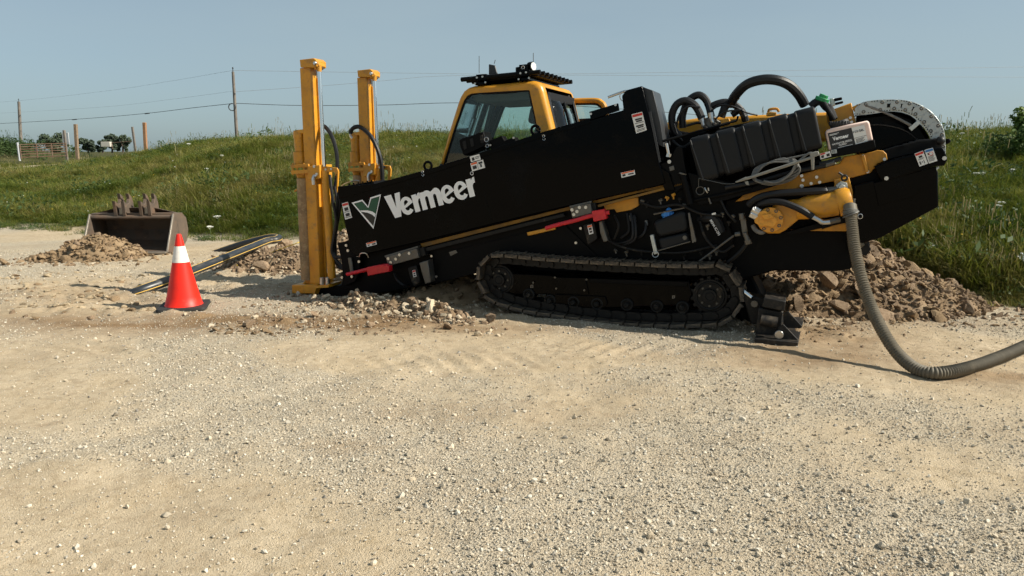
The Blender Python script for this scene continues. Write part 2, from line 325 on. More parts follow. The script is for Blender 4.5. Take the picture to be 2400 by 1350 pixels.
CH_SPOTS = [(-5.0, 8.6, 1.5, .9, .8), (-3.9, 10.2, 1.3, .8, .7), (-2.4, 7.1, .42, .14, .9), (-2.9, 7.35, .45, .2, .55), (-2.9, 9.2, .9, .5, .9), (-.3, 7.8, .9, .45, .7), (2.6, 6.75, .6, .4, .8), (-1.5, 7.9, .8, .4, .5), (-4.2, 7.6, .9, .3, .45), (3.2, 5.5, .7, .22, .25)]
def churn(x, y):
    r = 0
    for (cx, cy, rx, ry, a) in CH_SPOTS: r = r + a * np.exp(-((x - cx) / rx) ** 2 - ((y - cy) / ry) ** 2)
    return np.clip(r, 0, 1.1)
CLAY = [(-3.3, 7.0, 1.8, .45, .55), (.2, 6.85, 1.4, .22, .45), (2.3, 6.1, 1.1, .35, .5), (-4.5, 8.4, 1.6, .8, .4), (3.9, 7.2, .9, .3, .5), (-.3, 4.6, .9, .2, .3), (-2.35, 7.12, .45, .14, 1.0), (-2.85, 7.3, .5, .2, .8), (-1.35, 7.15, .9, .34, 1.15), (2.75, 6.7, .6, .4, .9), (2.35, 5.75, .8, .24, .6), (3.35, 5.28, .5, .18, .5), (-.2, 7.7, .8, .3, .6), (-4.6, 7.15, .7, .25, .35), (-.95, 4.05, .25, .1, .5), (3.9, 5.3, .45, .16, .55), (-2.6, 9.1, .8, .4, .45), (-3.6, 7.0, .5, .1, .4)]
def clayf(x, y):
    r = 0
    for (cx, cy, rx, ry, a) in CLAY: r = r + a * np.exp(-((x - cx) / rx) ** 2 - ((y - cy) / ry) ** 2)
    return np.clip(r * (.45 + 1.1 * fbm(x, y, 5, 4, 61)), 0, 1)
def bankf(x, y):
    t = y - edge_y(x); b = sstep(-.35, .35, t + .9 * (fbm(x, y, 1.3, 4, 71) - .5))
    road = np.exp(-((y - 34.2 - .12 * (x + 22)) / 1.9) ** 2) * sstep(-34, -30, x) * (1 - sstep(-20.5, -19, x))
    return b * (1 - np.clip(road * 1.4, 0, 1))
def gravelf(x, y):
    n = fbm(x + .35 * y, y, .55, 4, 81) + .25 * (fbm(x, y, 2.1, 3, 82) - .5)
    sandy = .5 * np.exp(-((x + 1.5) / 1.1) ** 2 - ((y - 3.1) / .9) ** 2) + .6 * np.exp(-((x + .5) / 1.2) ** 2 - ((y - 6.1) / .5) ** 2) + .35 * np.exp(-((x - 2.6) / 1.6) ** 2 - ((y - 5.7) / .6) ** 2) + .3 * np.exp(-((x + 3.2) / 1) ** 2 - ((y - 5.0) / .5) ** 2)
    dense = .25 * np.exp(-((x - .6) / 1) ** 2 - ((y - 3.0) / .7) ** 2) + .16 * np.exp(-((x + .6) / 1.2) ** 2 - ((y - 4.2) / .8) ** 2) + .12 * np.exp(-((x - 1.2) / 1) ** 2 - ((y - 3.9) / .5) ** 2)
    return np.clip(sstep(.34, .62, n - sandy + dense), 0, 1)
def grow(a, b, s0, k):
    out = [a]; s = s0
    while abs(out[-1]) < abs(b): out.append(out[-1] + s); s *= k
    return out
xs = np.array(sorted(set([-v for v in grow(7.2, 3200, .05, 1.09)] + list(np.arange(-7.16, 7.17, .036)) + grow(7.2, 3200, .05, 1.09))))
ys = np.array(sorted(set([-v for v in grow(0, 400, .4, 1.3)[1:]] + list(np.arange(0, 2.2, .2)) + list(np.arange(2.2, 10, .034)) + list(np.arange(10, 14, .06)) + grow(14, 4500, .07, 1.035))))
X, Y = np.meshgrid(xs, ys); Z = base_h(X, Y)
nx, ny = len(xs), len(ys)
V = np.stack([X, Y, Z], -1).reshape(-1, 3)
i0 = (np.arange(ny - 1)[:, None] * nx + np.arange(nx - 1)[None, :]).reshape(-1)
Q = np.stack([i0, i0 + 1, i0 + nx + 1, i0 + nx], -1)
me = bpy.data.meshes.new('ground'); me.vertices.add(len(V)); me.vertices.foreach_set('co', V.reshape(-1).astype(np.float32))
me.loops.add(Q.size); me.loops.foreach_set('vertex_index', Q.reshape(-1).astype(np.int32))
me.polygons.add(len(Q)); me.polygons.foreach_set('loop_start', (np.arange(len(Q)) * 4).astype(np.int32))
me.polygons.foreach_set('use_smooth', np.ones(len(Q), bool)); me.update(calc_edges=True)
for nm, fn in (('bank', bankf), ('gravel', gravelf), ('clay', clayf), ('churn', churn)):
    a = me.attributes.new(nm, 'FLOAT', 'POINT'); a.data.foreach_set('value', np.asarray(fn(X, Y), np.float32).reshape(-1))
gm = bpy.data.materials.new('gravel_and_soil'); gm.use_nodes = True; t = gm.node_tree; N = t.nodes; B = N['Principled BSDF']
B.inputs['Roughness'].default_value = .95; B.inputs['Specular IOR Level'].default_value = .1
tc = N.new('ShaderNodeTexCoord')
def nN(sc, det=6, rg=.6):
    n = N.new('ShaderNodeTexNoise'); n.inputs['Scale'].default_value = sc; n.inputs['Detail'].default_value = det; n.inputs['Roughness'].default_value = rg; t.links.new(tc.outputs['Object'], n.inputs['Vector']); return n.outputs['Fac']
def nV(sc, feat='F1'):
    n = N.new('ShaderNodeTexVoronoi'); n.inputs['Scale'].default_value = sc; n.feature = feat; t.links.new(tc.outputs['Object'], n.inputs['Vector']); return n
def nA(nm): n = N.new('ShaderNodeAttribute'); n.attribute_name = nm; return n.outputs['Fac']
def nR(f, a, b, c=0., d=1.):
    n = N.new('ShaderNodeMapRange'); n.inputs['From Min'].default_value = a; n.inputs['From Max'].default_value = b; n.inputs['To Min'].default_value = c; n.inputs['To Max'].default_value = d; t.links.new(f, n.inputs['Value']); return n.outputs[0]
def nM(f, a, b, mode='MIX'):
    n = N.new('ShaderNodeMix'); n.data_type = 'RGBA'; n.blend_type = mode
    if isinstance(f, float): n.inputs['Factor'].default_value = f
    else: t.links.new(f, n.inputs['Factor'])
    for k, v in (('A', a), ('B', b)):
        if isinstance(v, tuple): n.inputs[k].default_value = (*v, 1)
        else: t.links.new(v, n.inputs[k])
    return n.outputs['Result']
def nX(op, a, b):
    n = N.new('ShaderNodeMath'); n.operation = op
    for k, v in ((0, a), (1, b)):
        if isinstance(v, (int, float)): n.inputs[k].default_value = v
        else: t.links.new(v, n.inputs[k])
    return n.outputs[0]
sand = nM(nR(nN(2.2), .35, .7), (.425, .335, .222), (.575, .472, .335))
sand = nM(nR(nN(14), .48, .72), sand, (.35, .27, .17))
sand = nM(nR(nN(130, 3, .7), .52, .72, 0., .8), sand, (.28, .22, .15)); sand = nM(nR(nN(95, 3, .7), .55, .75, 0., .7), sand, (.66, .57, .43))
vo = nV(62); pcol = nM(nR(vo.outputs['Color'], 0, 1), (.29, .25, .19), (.53, .465, .36))
vo2 = nV(140); pcol2 = nM(nR(vo2.outputs['Color'], 0, 1), (.33, .275, .205), (.53, .46, .35))
grav = nM(nR(nN(30), .45, .6), pcol, pcol2)
gmask = nX('MULTIPLY', nA('gravel'), nR(nN(9), .3, .6, .45, 1.))
col = nM(gmask, sand, grav)
col = nM(nR(nN(1.1, 5), .48, .70, 0., .6), col, (.345, .27, .18))
col = nM(nR(nN(4.5, 6), .54, .74, 0., .55), col, (.30, .225, .145))
clay = nM(nR(nN(7), .35, .7), (.27, .18, .10), (.165, .105, .058))
col = nM(nX('MULTIPLY', nA('clay'), 1.0), col, clay)
col = nM(nX('MULTIPLY', nA('churn'), nR(nN(6, 8, .7), .45, .65, 0., .6)), col, (.30, .215, .125))
under = nM(nR(nN(1.3), .35, .7), (.045, .05, .018), (.10, .09, .04))
col = nM(nA('bank'), col, under)
t.links.new(col, B.inputs['Base Color'])
hgt = nX('ADD', nX('MULTIPLY', nR(vo.outputs['Distance'], 0, .6, 1, 0), nX('ADD', nX('MULTIPLY', gmask, .8), .12)), nX('MULTIPLY', nR(vo2.outputs['Distance'], 0, .6, 1, 0), .35))
hgt = nX('ADD', hgt, nX('MULTIPLY', nN(22, 10, .72), 1.3))
bp = N.new('ShaderNodeBump'); bp.inputs['Strength'].default_value = .8; bp.inputs['Distance'].default_value = .011
t.links.new(hgt, bp.inputs['Height']); t.links.new(bp.outputs[0], B.inputs['Normal'])
me.materials.append(gm)
ground = link('ground', me); ground['kind'] = 'structure'
def gz(x, y): return float(base_h(np.array([x]), np.array([y]))[0])
# ------------------------------------------------------------------ scattering through geometry nodes
def scatter(name, P, rot, scl, pick, protos, parent=None):
    me = bpy.data.meshes.new(name); me.vertices.add(len(P)); me.vertices.foreach_set('co', np.asarray(P, np.float32).reshape(-1))
    for nm, ty, dat, key in (('rot', 'FLOAT_VECTOR', rot, 'vector'), ('scl', 'FLOAT_VECTOR', scl, 'vector'), ('pick', 'INT', pick, 'value')):
        a = me.attributes.new(nm, ty, 'POINT'); a.data.foreach_set(key, np.asarray(dat, np.int32 if ty == 'INT' else np.float32).reshape(-1))
    c = bpy.data.collections.new(name + '_kinds')
    for k, (pm, m) in enumerate(protos):
        pm.materials.clear(); [pm.materials.append(q) for q in (m if isinstance(m, list) else [m])]
        c.objects.link(bpy.data.objects.new('%s_kind_%02d' % (name, k), pm))
    g = bpy.data.node_groups.new(name, 'GeometryNodeTree')
    g.interface.new_socket('Geometry', in_out='INPUT', socket_type='NodeSocketGeometry'); g.interface.new_socket('Geometry', in_out='OUTPUT', socket_type='NodeSocketGeometry')
    n = g.nodes; gi = n.new('NodeGroupInput'); go = n.new('NodeGroupOutput'); ip = n.new('GeometryNodeInstanceOnPoints'); ci = n.new('GeometryNodeCollectionInfo')
    ci.inputs['Collection'].default_value = c; ci.inputs['Separate Children'].default_value = True; ci.inputs['Reset Children'].default_value = True
    ip.inputs['Pick Instance'].default_value = True
    def na(nm, ty):
        x = n.new('GeometryNodeInputNamedAttribute'); x.data_type = ty; x.inputs['Name'].default_value = nm; return x.outputs['Attribute']
    g.links.new(gi.outputs[0], ip.inputs['Points']); g.links.new(ci.outputs[0], ip.inputs['Instance'])
    g.links.new(na('pick', 'INT'), ip.inputs['Instance Index'])
    er = n.new('FunctionNodeEulerToRotation'); g.links.new(na('rot', 'FLOAT_VECTOR'), er.inputs[0]); g.links.new(er.outputs[0], ip.inputs['Rotation'])
    g.links.new(na('scl', 'FLOAT_VECTOR'), ip.inputs['Scale']); g.links.new(ip.outputs[0], go.inputs[0])
    o = link(name, me, parent); md = o.modifiers.new('scatter', 'NODES'); md.node_group = g; o['kind'] = 'stuff'
    return o
# ------------------------------------------------------------------ loose stones on the yard
pebmat = mat('loose_pebble', (.48, .415, .315), .9, spec=.2, var=[((.36, .305, .23), 30, .42, .62)], bump=(120, .4, .002), rnd=.38)
pebdark = mat('dark_pebble', (.30, .27, .225), .85, spec=.25, bump=(120, .4, .002), rnd=.3)
pebpale = mat('pale_pebble', (.55, .50, .41), .9, spec=.2, bump=(120, .4, .002), rnd=.2)
pr = [(rnd_rock(100 + k, 1, .3, (1, .84, .74)), [pebmat, pebmat, pebmat, pebpale, pebdark, pebmat, pebpale, pebpale][k]) for k in range(8)]
NP = 400000
py_ = 2.15 + (rng.random(NP) ** 1.55) * 10.5; px_ = (rng.random(NP) * 2 - 1) * (.74 * py_ + 1.1)
g_ = gravelf(px_, py_); keep = (bankf(px_, py_) < .4) & (rng.random(NP) < (.12 + .80 * g_) * np.clip(1.25 - .05 * py_, .3, 1) * (1 - .5 * clayf(px_, py_)))
px_, py_ = px_[keep], py_[keep]
rad = np.clip(np.exp(rng.normal(-5.45, .52, len(px_))), .002, .026) * (1 + .035 * np.maximum(py_ - 4, 0))
pz_ = base_h(px_, py_) + rad * .28
scatter('gravel', np.stack([px_, py_, pz_], -1), np.stack([rng.normal(0, .35, len(px_)), rng.normal(0, .35, len(px_)), rng.random(len(px_)) * 6.283], -1), np.repeat(rad[:, None], 3, 1) * (.75 + .5 * rng.random((len(px_), 3))), rng.integers(0, 8, len(px_)), pr, ground)
STM = [rnd_rock(200 + k, 2, .3, (1, .8, .66)) for k in range(8)]
for k, q in enumerate(STM): q.materials.append([M['rockpale'], pebmat, M['rock'], pebdark, M['rockpale'], pebmat, pebpale, M['clod']][k])
def stone(x, y, r, k=None, parent=None, z=None, sink=.3, org=None, nm='stone', tilt=.5, meshes=None):
    o = bpy.data.objects.new(nm, (meshes or STM)[k if k is not None else random.randrange(8)]); COL.objects.link(o); o.parent = parent
    zz = (gz(x, y) if z is None else z) + r * (.65 - sink * 1.3) * .6
    ox = (0, 0, 0) if org is None else org
    o.location = (x - ox[0], y - ox[1], zz - ox[2]); o.rotation_euler = (random.gauss(0, tilt), random.gauss(0, tilt), random.random() * 6.28)
    o.scale = (r * random.uniform(.85, 1.2), r * random.uniform(.8, 1.15), r * random.uniform(.75, 1.15)); return o
for (qx, qy, r, k) in [(150, 738, .045, 7), (85, 750, .055, 7), (215, 748, .07, 2), (260, 742, .05, 4), (434, 741, .036, 0), (775, 797, .045, 7), (1920, 925, .022, 3), (647 // 2 + 1200, 1262, .026, 0), (1525, 1263, .026, 4), (1645, 905, .024, 0),
                      (2120, 785, .035, 2), (2250, 815, .03, 2), (2300, 820, .02, 2), (1075, 828, .03, 3), (465, 1078, .018, 6), (1160, 1130, .02, 6), (620, 1290, .024, 6), (22, 1028, .022, 3), (1310, 862, .018, 6), (918, 778, .02, 2), (1062, 757, .022, 7), (790, 500, .01, 3), (650, 1010, .014, 6), (1735, 1330, .02, 5), (1950, 1185, .016, 5), (2190, 1290, .02, 0), (230, 690, .06, 7), (275, 680, .05, 2), (60, 745, .05, 2), (30, 738, .06, 2), (350, 722, .04, 7)]:
    g0 = gnd(qx, qy); stone(g0[0], g0[1], r, k, ground)
n = 0
while n < 235:
    y = 2.5 + random.random() ** 1.5 * 9; x = random.uniform(-.69, .69) * y
    if bankf(np.array([x]), np.array([y]))[0] > .2 or (random.random() > .25 + gravelf(np.array([x]), np.array([y]))[0]): continue
    stone(x, y, min(.05, .0125 * math.exp(random.gauss(.12, .35)) * (1 + .1 * max(0, y - 4))), random.choice([0, 1, 1, 3, 4, 5, 6, 6]), ground); n += 1
# ------------------------------------------------------------------ grass on the bank
def tuft(seed, n, h, spread, w, lean=.5, stalk=0):
    r = random.Random(seed); v = []; f = []; mi = []
    def blade(x, y, a, hh, ww, ln, m):
        b = len(v); dx, dy = math.cos(a), math.sin(a); sx, sy = -dy * ww, dx * ww
        for (tt, k) in ((0, 1), (.5, .8)):
            ox = x + dx * ln * hh * tt ** 1.8; oy = y + dy * ln * hh * tt ** 1.8; oz = hh * tt * (1 - .2 * ln * tt)
            v.extend([(ox - sx * k, oy - sy * k, oz), (ox + sx * k, oy + sy * k, oz)])
        v.append((x + dx * ln * hh, y + dy * ln * hh, hh * (1 - .25 * ln))); f.extend([(b, b + 1, b + 3, b + 2), (b + 2, b + 3, b + 4)]); mi.extend([m, m])
    for _ in range(n):
        a = r.uniform(0, 6.283); rr = spread * math.sqrt(r.random()); a2 = a + r.gauss(0, .9)
        blade(rr * math.cos(a), rr * math.sin(a), a2, h * r.uniform(.45, 1.1), w * r.uniform(.6, 1.2), lean * r.uniform(.2, 1.5), 1 if r.random() < .10 else 0)
    for _ in range(stalk):
        a = r.uniform(0, 6.283); rr = spread * r.random(); x, y = rr * math.cos(a), rr * math.sin(a); hh = h * r.uniform(1.1, 1.6); ln = r.uniform(.05, .3)
        blade(x, y, a, hh, w * .35, ln, 1)
        tx, ty, tz = x + math.cos(a) * ln * hh, y + math.sin(a) * ln * hh, hh * (1 - .25 * ln)
        b = len(v); q = .0035; v.extend([(tx - q, ty, tz - .07), (tx + q, ty, tz - .07), (tx + q, ty, tz), (tx - q, ty, tz), (tx, ty - q, tz - .07), (tx, ty + q, tz - .07), (tx, ty + q, tz + .01), (tx, ty - q, tz + .01)]); f.extend([(b, b + 1, b + 2, b + 3), (b + 4, b + 5, b + 6, b + 7)]); mi.extend([1, 1])
    m = bpy.data.meshes.new('tuft'); m.from_pydata(v, [], f); m.polygons.foreach_set('material_index', mi); return m
def leafy(seed, n, h, spread, w):
    r = random.Random(seed); v = []; f = []
    for _ in range(n):
        a = r.uniform(0, 6.283); rr = spread * math.sqrt(r.random()); z = h * r.random(); c = Vector((rr * math.cos(a), rr * math.sin(a), z))
        d = Vector((r.gauss(0, 1), r.gauss(0, 1), r.gauss(.3, .6))).normalized(); s = d.orthogonal().normalized() * w * r.uniform(.5, 1.1); b = len(v); L_ = w * r.uniform(1.5, 3)
        v.extend([tuple(c), tuple(c + d * L_ * .5 + s * .5), tuple(c + d * L_), tuple(c + d * L_ * .5 - s * .5)]); f.append((b, b + 1, b + 2, b + 3))
    m = bpy.data.meshes.new('leafy'); m.from_pydata(v, [], f); return m
gp = [(tuft(k, 40, .20, .19, .0046, 1.1), [M['grass'], M['straw']]) for k in range(4)] + [(tuft(10 + k, 30, .26, .18, .0044, .9, 1), [M['grass'], M['straw']]) for k in range(2)] + [(tuft(20, 16, .28, .2, .004, .8, 4), [M['straw'], M['straw']]), (leafy(5, 70, .17, .2, .02), [M['weed']])]
NG = 115000
gy = 6.5 + rng.random(NG) ** 1.25 * 31; gx = (rng.random(NG) * 2 - 1) * (.74 * gy + 1.6)
bk = bankf(gx, gy); tt_ = gy - edge_y(gx); pr_ = np.clip(.95 - .019 * np.maximum(gy - 12, 0), .3, 1)
kp = (rng.random(NG) < bk ** 1.5 * pr_) & (tt_ < 22)
gx, gy = gx[kp], gy[kp]; tt_ = tt_[kp]; gz_ = base_h(gx, gy)
hp = np.clip((fbm(gx, gy, .5, 3, 91) - .5) * 1.9 + .5 + .5 * (fbm(gx, gy, 2.2, 2, 92) - .5), 0, 1.1); rl = rng.random(len(gx))
pk = np.where(rl < .66, rng.integers(0, 4, len(gx)), np.where(rl < .86, rng.integers(4, 6, len(gx)), np.where(rl < .84 + .05 * sstep(.5, .8, hp), 6, np.where(rl < .97, 7, rng.integers(0, 4, len(gx))))))
sc_ = (.55 + .62 * hp + .2 * rng.random(len(gx))) * (.45 + .55 * sstep(-.2, 1.2, tt_))
big = (rng.random(len(gx)) < .025) & (pk == 7); sc_ = np.where(big, sc_ * 2.0, sc_) * np.where(rng.random(len(gx)) < .06, 1.45, 1)
scatter('bank_grass', np.stack([gx, gy, gz_ - .01], -1), np.stack([rng.normal(0, .13, len(gx)), rng.normal(0, .13, len(gx)), rng.random(len(gx)) * 6.283], -1), np.stack([sc_ * 1.1, sc_ * 1.1, sc_ * (.85 + .3 * rng.random(len(gx)))], -1), pk, gp)
bpy.data.objects['bank_grass']['label'] = 'long green and straw coloured grass covering the bank behind the machine'
# low weeds creeping on to the gravel edge
nw = 900; wx = rng.uniform(-14, 7, nw); wy = edge_y(wx) + rng.normal(-.35, .3, nw)
kq = (np.abs(wx) < .75 * wy) & (fbm(wx, wy, .8, 3, 95) > .47); wx, wy = wx[kq], wy[kq]; sw = .35 + .5 * rng.random(len(wx))
scatter('edge_weeds', np.stack([wx, wy, base_h(wx, wy)], -1), np.stack([wx * 0, wx * 0, rng.random(len(wx)) * 6.28], -1), np.stack([sw, sw, sw * .7], -1), rng.integers(0, 2, len(wx)), [(leafy(8, 60, .12, .2, .024), [M['weed']]), (tuft(31, 26, .22, .16, .0048, .8), [M['grass'], M['straw']])])
bpy.data.objects['edge_weeds']['label'] = 'low weeds creeping from the bank on to the gravel'
# ------------------------------------------------------------------ spoil heaps with their stones
RKM = [rnd_rock(300 + k, 2, .32, (1, .78, .7)) for k in range(8)]
for k, q in enumerate(RKM): q.materials.append(M['rock'] if k != 6 else M['rockpale'])
CLM = [rnd_rock(400 + k, 2, .34, (1, .8, .5)) for k in range(6)]
for k, q in enumerate(CLM): q.materials.append(M['clod'] if k != 4 else M['rock'])
def heap(name, label, cat, hf, x0, x1, y0, y1, step, m, nst, rmin, rmax, meshes, nstuff=0, group=None, seed=1, pname='rock', smin=.03):
    random.seed(seed); cx, cy = (x0 + x1) / 2, (y0 + y1) / 2; org = (cx, cy, gz(cx, cy))
    root = thing(name, label, cat, org, 0, group)
    gx_ = np.arange(x0, x1, step); gy_ = np.arange(y0, y1, step); A, Bq = np.meshgrid(gx_, gy_); Hh = hf(A, Bq)
    lump = .26 * np.abs(fbm(A, Bq, 5, 4, seed) - .5) + .09 * (fbm(A, Bq, 16, 3, seed + 1) - .5)
    Zb = base_h(A, Bq); Zz = Zb - .05 + np.where(Hh > 0, Hh + .05 * sstep(0, .06, Hh) + lump * sstep(0, .15, Hh), -.03)
    vv = np.stack([A - org[0], Bq - org[1], Zz - org[2]], -1).reshape(-1, 3); w = len(gx_); h = len(gy_)
    fs = [(j * w + i, j * w + i + 1, (j + 1) * w + i + 1, (j + 1) * w + i) for j in range(h - 1) for i in range(w - 1) if max(Hh[j, i], Hh[j + 1, i + 1], Hh[j, i + 1], Hh[j + 1, i]) > 0]
    mm = bpy.data.meshes.new('soil'); mm.from_pydata(vv.tolist(), [], fs); mm.polygons.foreach_set('use_smooth', [True] * len(fs)); mm.materials.append(M[m]); link('soil', mm, root)
    def zat(x, y):
        j = min(h - 1, max(0, int(round((y - y0) / step)))); i = min(w - 1, max(0, int(round((x - x0) / step)))); return max(Zz[j, i], Zb[j, i]), Hh[j, i]
    k = 0; tries = 0
    while k < nst and tries < 60000:
        tries += 1; x, y = random.uniform(x0, x1), random.uniform(y0, y1); z, hh = zat(x, y)
        if hh <= .0 and random.random() > .06: continue
        r = rmin + (rmax - rmin) * random.random() ** 2.6
        stone(x, y, r, random.randrange(len(meshes)), root, z, .22, org, pname, .6, meshes); k += 1
    if nstuff:
        P = []; 
        while len(P) < nstuff:
            x, y = random.uniform(x0 - .1, x1 + .1), random.uniform(y0 - .1, y1 + .1); z, hh = zat(x, y)
            if hh > 0 or random.random() < .08: P.append((x - org[0], y - org[1], z - org[2] + .004))
        q = len(P); sr = smin * .25 + smin * rng.random(q) ** 2
        scatter('small_stones', P, np.stack([rng.normal(0, .6, q), rng.normal(0, .6, q), rng.random(q) * 6.28], -1), sr[:, None] * (.7 + .6 * rng.random((q, 3))), rng.integers(0, len(meshes), q), [(x_.copy(), x_.materials[0]) for x_ in meshes], root)
    return root
def cone_h(cx, cy, rx, ry, h, p=1.1, jit=.3, sd=3):
    def f(x, y):
        d = np.sqrt(((x - cx) / rx) ** 2 + ((y - cy) / ry) ** 2) + jit * (fbm(x, y, 1.6, 3, sd) - .5)
        return h * np.maximum(0, 1 - d) ** p
    return f
def hmax(*fs): return lambda x, y: np.maximum.reduce([f(x, y) for f in fs])
heap('spoil_heap', 'large heap of broken brown rock and soil under the raised rear of the drill rig', 'dirt pile', hmax(cone_h(3.75, 8.5, 1.4, 1.3, .66), cone_h(2.85, 8.1, 1.1, .8, .5, sd=6), cone_h(4.1, 8.1, .85, .6, .27, sd=9)), 1.4, 5.6, 7.05, 10, .05, 'soil', 290, .028, .15, RKM[:6] + CLM[:4], 8500, seed=5, smin=.045)
heap('clay_heap', 'small mound of brown clay clods in front of the rusty bucket', 'dirt pile', hmax(cone_h(-6.35, 11.75, .72, .55, .36, .85), cone_h(-6.8, 11.45, .5, .35, .11, sd=4)), -7.4, -5.4, 10.8, 12.4, .04, 'mud', 120, .035, .12, CLM, 1800, seed=9, pname='clod', smin=.05)
heap('gravel_heap', 'grey gravel mound beyond the yellow stake-down masts', 'gravel pile', hmax(cone_h(-2.0, 11.6, 1.3, 1.1, .62, 1), cone_h(-3.3, 11.0, 1.1, .7, .22, sd=8)), -4.5, -.6, 10.2, 12.8, .05, 'soil', 120, .03, .1, RKM, 6500, seed=12, smin=.05)
# row of broken stone before the front of the rig
random.seed(21)
def ridge(x, y):
    c = 7.55 - .48 * (x + 1.0); d = np.abs(y - c) / (.27 + .10 * (fbm(x, y, 2, 2, 5) - .5))
    return .085 * np.maximum(0, 1 - d) * sstep(-2.1, -1.5, x) * (1 - sstep(-.75, -.35, x)) * (.7 + .6 * fbm(x, y, 2.4, 3, 14))
heap('rubble_ridge', 'low ridge of pale broken limestone along the front of the drill rig', 'rubble', ridge, -2.6, -.1, 6.7, 8.6, .03, 'soil', 150, .022, .085, [STM[0], STM[4], RKM[0], RKM[2], RKM[4]], 2000, seed=23, pname='stone', smin=.035)
heap('dug_soil', 'brown dug-out soil in the shade under the front of the drill rig', 'dirt pile', hmax(cone_h(-.55, 8.35, .8, .45, .26, .9), cone_h(-1.6, 8.9, .9, .5, .24, .9, sd=12)), -2.7, .5, 7.8, 9.6, .05, 'mud', 60, .03, .09, CLM, 900, seed=29, pname='clod', smin=.04)
rr_ = bpy.data.objects['rubble_ridge']; o3 = tuple(rr_.location)
for (qx, qy, r) in ((880, 722, .05), (985, 742, .055), (1040, 744, .045), (735, 703, .05), (765, 700, .055), (905, 718, .06), (930, 738, .045), (1078, 750, .045), (838, 712, .05), (800, 705, .045), (1000, 748, .035), (1100, 752, .035), (950, 748, .03)):
    g0 = gnd(qx, qy, .05); stone(g0[0], g0[1], r, random.choice([0, 4]), rr_, max(.06, gz(g0[0], g0[1])), .1, o3, 'stone', .5)
for (qx, qy, r, lb, k, mt) in [(1012, 742, .115, 'upright pale limestone block beside the left end of the rubber-clad track', 11, 'rockpale'), (1150, 756, .10, 'grey-brown lump of cemented gravel just ahead of the crawler track', 12, 'rock'), (962, 736, .085, 'rounded pale boulder left of the upright limestone block', 13, 'rockpale'),
                               (652, 612, .17, 'angular brown rock lying left of the stake-down mast', 14, 'rock'), (610, 635, .14, 'flat brown rock nearest the black pipe', 15, 'rock'), (668, 583, .15, 'dark squared rock on the heap left of the mast', 16, 'rock')]:
    g0 = gnd(qx, qy); mm = rnd_rock(500 + k, 3, .25, (.8, .75, 1.05) if k == 11 else (1.1, .8, .75)); mm.materials.append(M[mt])
    o = link('rock', mm); o.location = (g0[0], g0[1], gz(g0[0], g0[1]) + r * (.6 if k in (11, 13) else .5)); o.scale = (r, r, r); o.rotation_euler = (.2, .1, k); tag(o, lb.replace('rubber-clad ', ''), 'rock')
# ------------------------------------------------------------------ the drill rig
random.seed(3)
R = thing('drill_rig', 'black and yellow horizontal directional drill rig tilted nose-down on crawler tracks', 'drill rig', OR, -YAW)
SP = .14
def bolt(mb, px, py, s, r=.012): p = l(px, py, s); mb.disc((p[0], p[1] - .004, p[2]), (0, 1, 0), r, .012, 8)
def bolts(pts, s, parent, r=.012, m='steel'):
    for p in pts:
        b = MB(); bolt(b, *p, s, r); b.build('bolt', m, parent)
def Q(c, u, v):                       # bilinear point in a traced quad (TL, TR, BR, BL)
    a = [np.array(p, float) for p in c]; return tuple((a[0] * (1 - u) + a[1] * u) * (1 - v) + (a[3] * (1 - u) + a[2] * u) * v)
def sticker(c, s, parent, head='stred', hd=.18, marks=(), name='warning_sticker', split=None, body='white'):
    o = MB().px(c, s - .003, .0025).build(name, body, parent, smooth=0)
    def rect(u0, v0, u1, v1, z): return MB().px([Q(c, u0, v0), Q(c, u1, v0), Q(c, u1, v1), Q(c, u0, v1)], s - z, .001)
    if head: rect(.04, .04, .96 if not split else split, .04 + hd, .0042).build('header_band', head, o, smooth=0)
    k = MB()
    for (u0, v0, u1, v1) in marks: k.px([Q(c, u0, v0), Q(c, u1, v0), Q(c, u1, v1), Q(c, u0, v1)], s - .0042, .001)
    if marks: k.build('print', 'ink', o, smooth=0)
    return o
def textlines(u0, u1, v0, v1, n): return [(u0, v0 + (v1 - v0) * i / n, u1 - .08 * (i % 3), v0 + (v1 - v0) * (i + .45) / n) for i in range(n)]
# --- main side box with its lid, lips and lettering
side = MB().px([(793, 458), (881, 433), (1016, 396), (1101, 369), (1241, 324), (1269, 313), (1383, 280), (1461, 258), (1457, 224), (1468, 211), (1505, 201), (1537, 335), (1547, 385), (1560, 430), (1540, 437), (1260, 500), (990, 566), (835, 602), (822, 590)], SP, .5).build('side_box', 'black', R, bevel=.012)
MB().px([(1381, 262), (1448, 242), (1451, 259), (1384, 281)], SP - .006, .03).build('top_bracket', 'black', side, bevel=.003)
bolts([(1385, 267), (1443, 246)], SP - .006, side, .012)
MB().px([(791, 437), (881, 430), (1016, 393), (1101, 366), (1269, 310), (1383, 277), (1384, 289), (1270, 322), (1101, 378), (1016, 405), (881, 443), (793, 466)], SP - .008, .04).build('top_rail', 'black', side, bevel=.004)
MB().px([(1507, 204), (1530, 212), (1548, 288), (1556, 345), (1540, 338)], SP + .06, .42).build('lit_end_plate', 'greyface', side, bevel=.004)  # sunlit tone of the black box's end, put into a grey colour
a = MB(); p0 = l(1521, 262, SP); p1 = l(1545, 380, SP)
a.bar((p0[0] + .01, SP - .01, p0[2]), (p1[0] + .01, SP - .01, p1[2]), .02, .012); a.build('edge_strip', 'greyface', side)
MB().px([(1134, 447), (1135, 447), (1153, 521), (1152, 521)], SP - .002, .004).build('panel_seam', 'matt', side)
a = MB(); a.px([(1200, 440), (1202, 440), (1500, 362), (1500, 360)], SP - .002, .003)
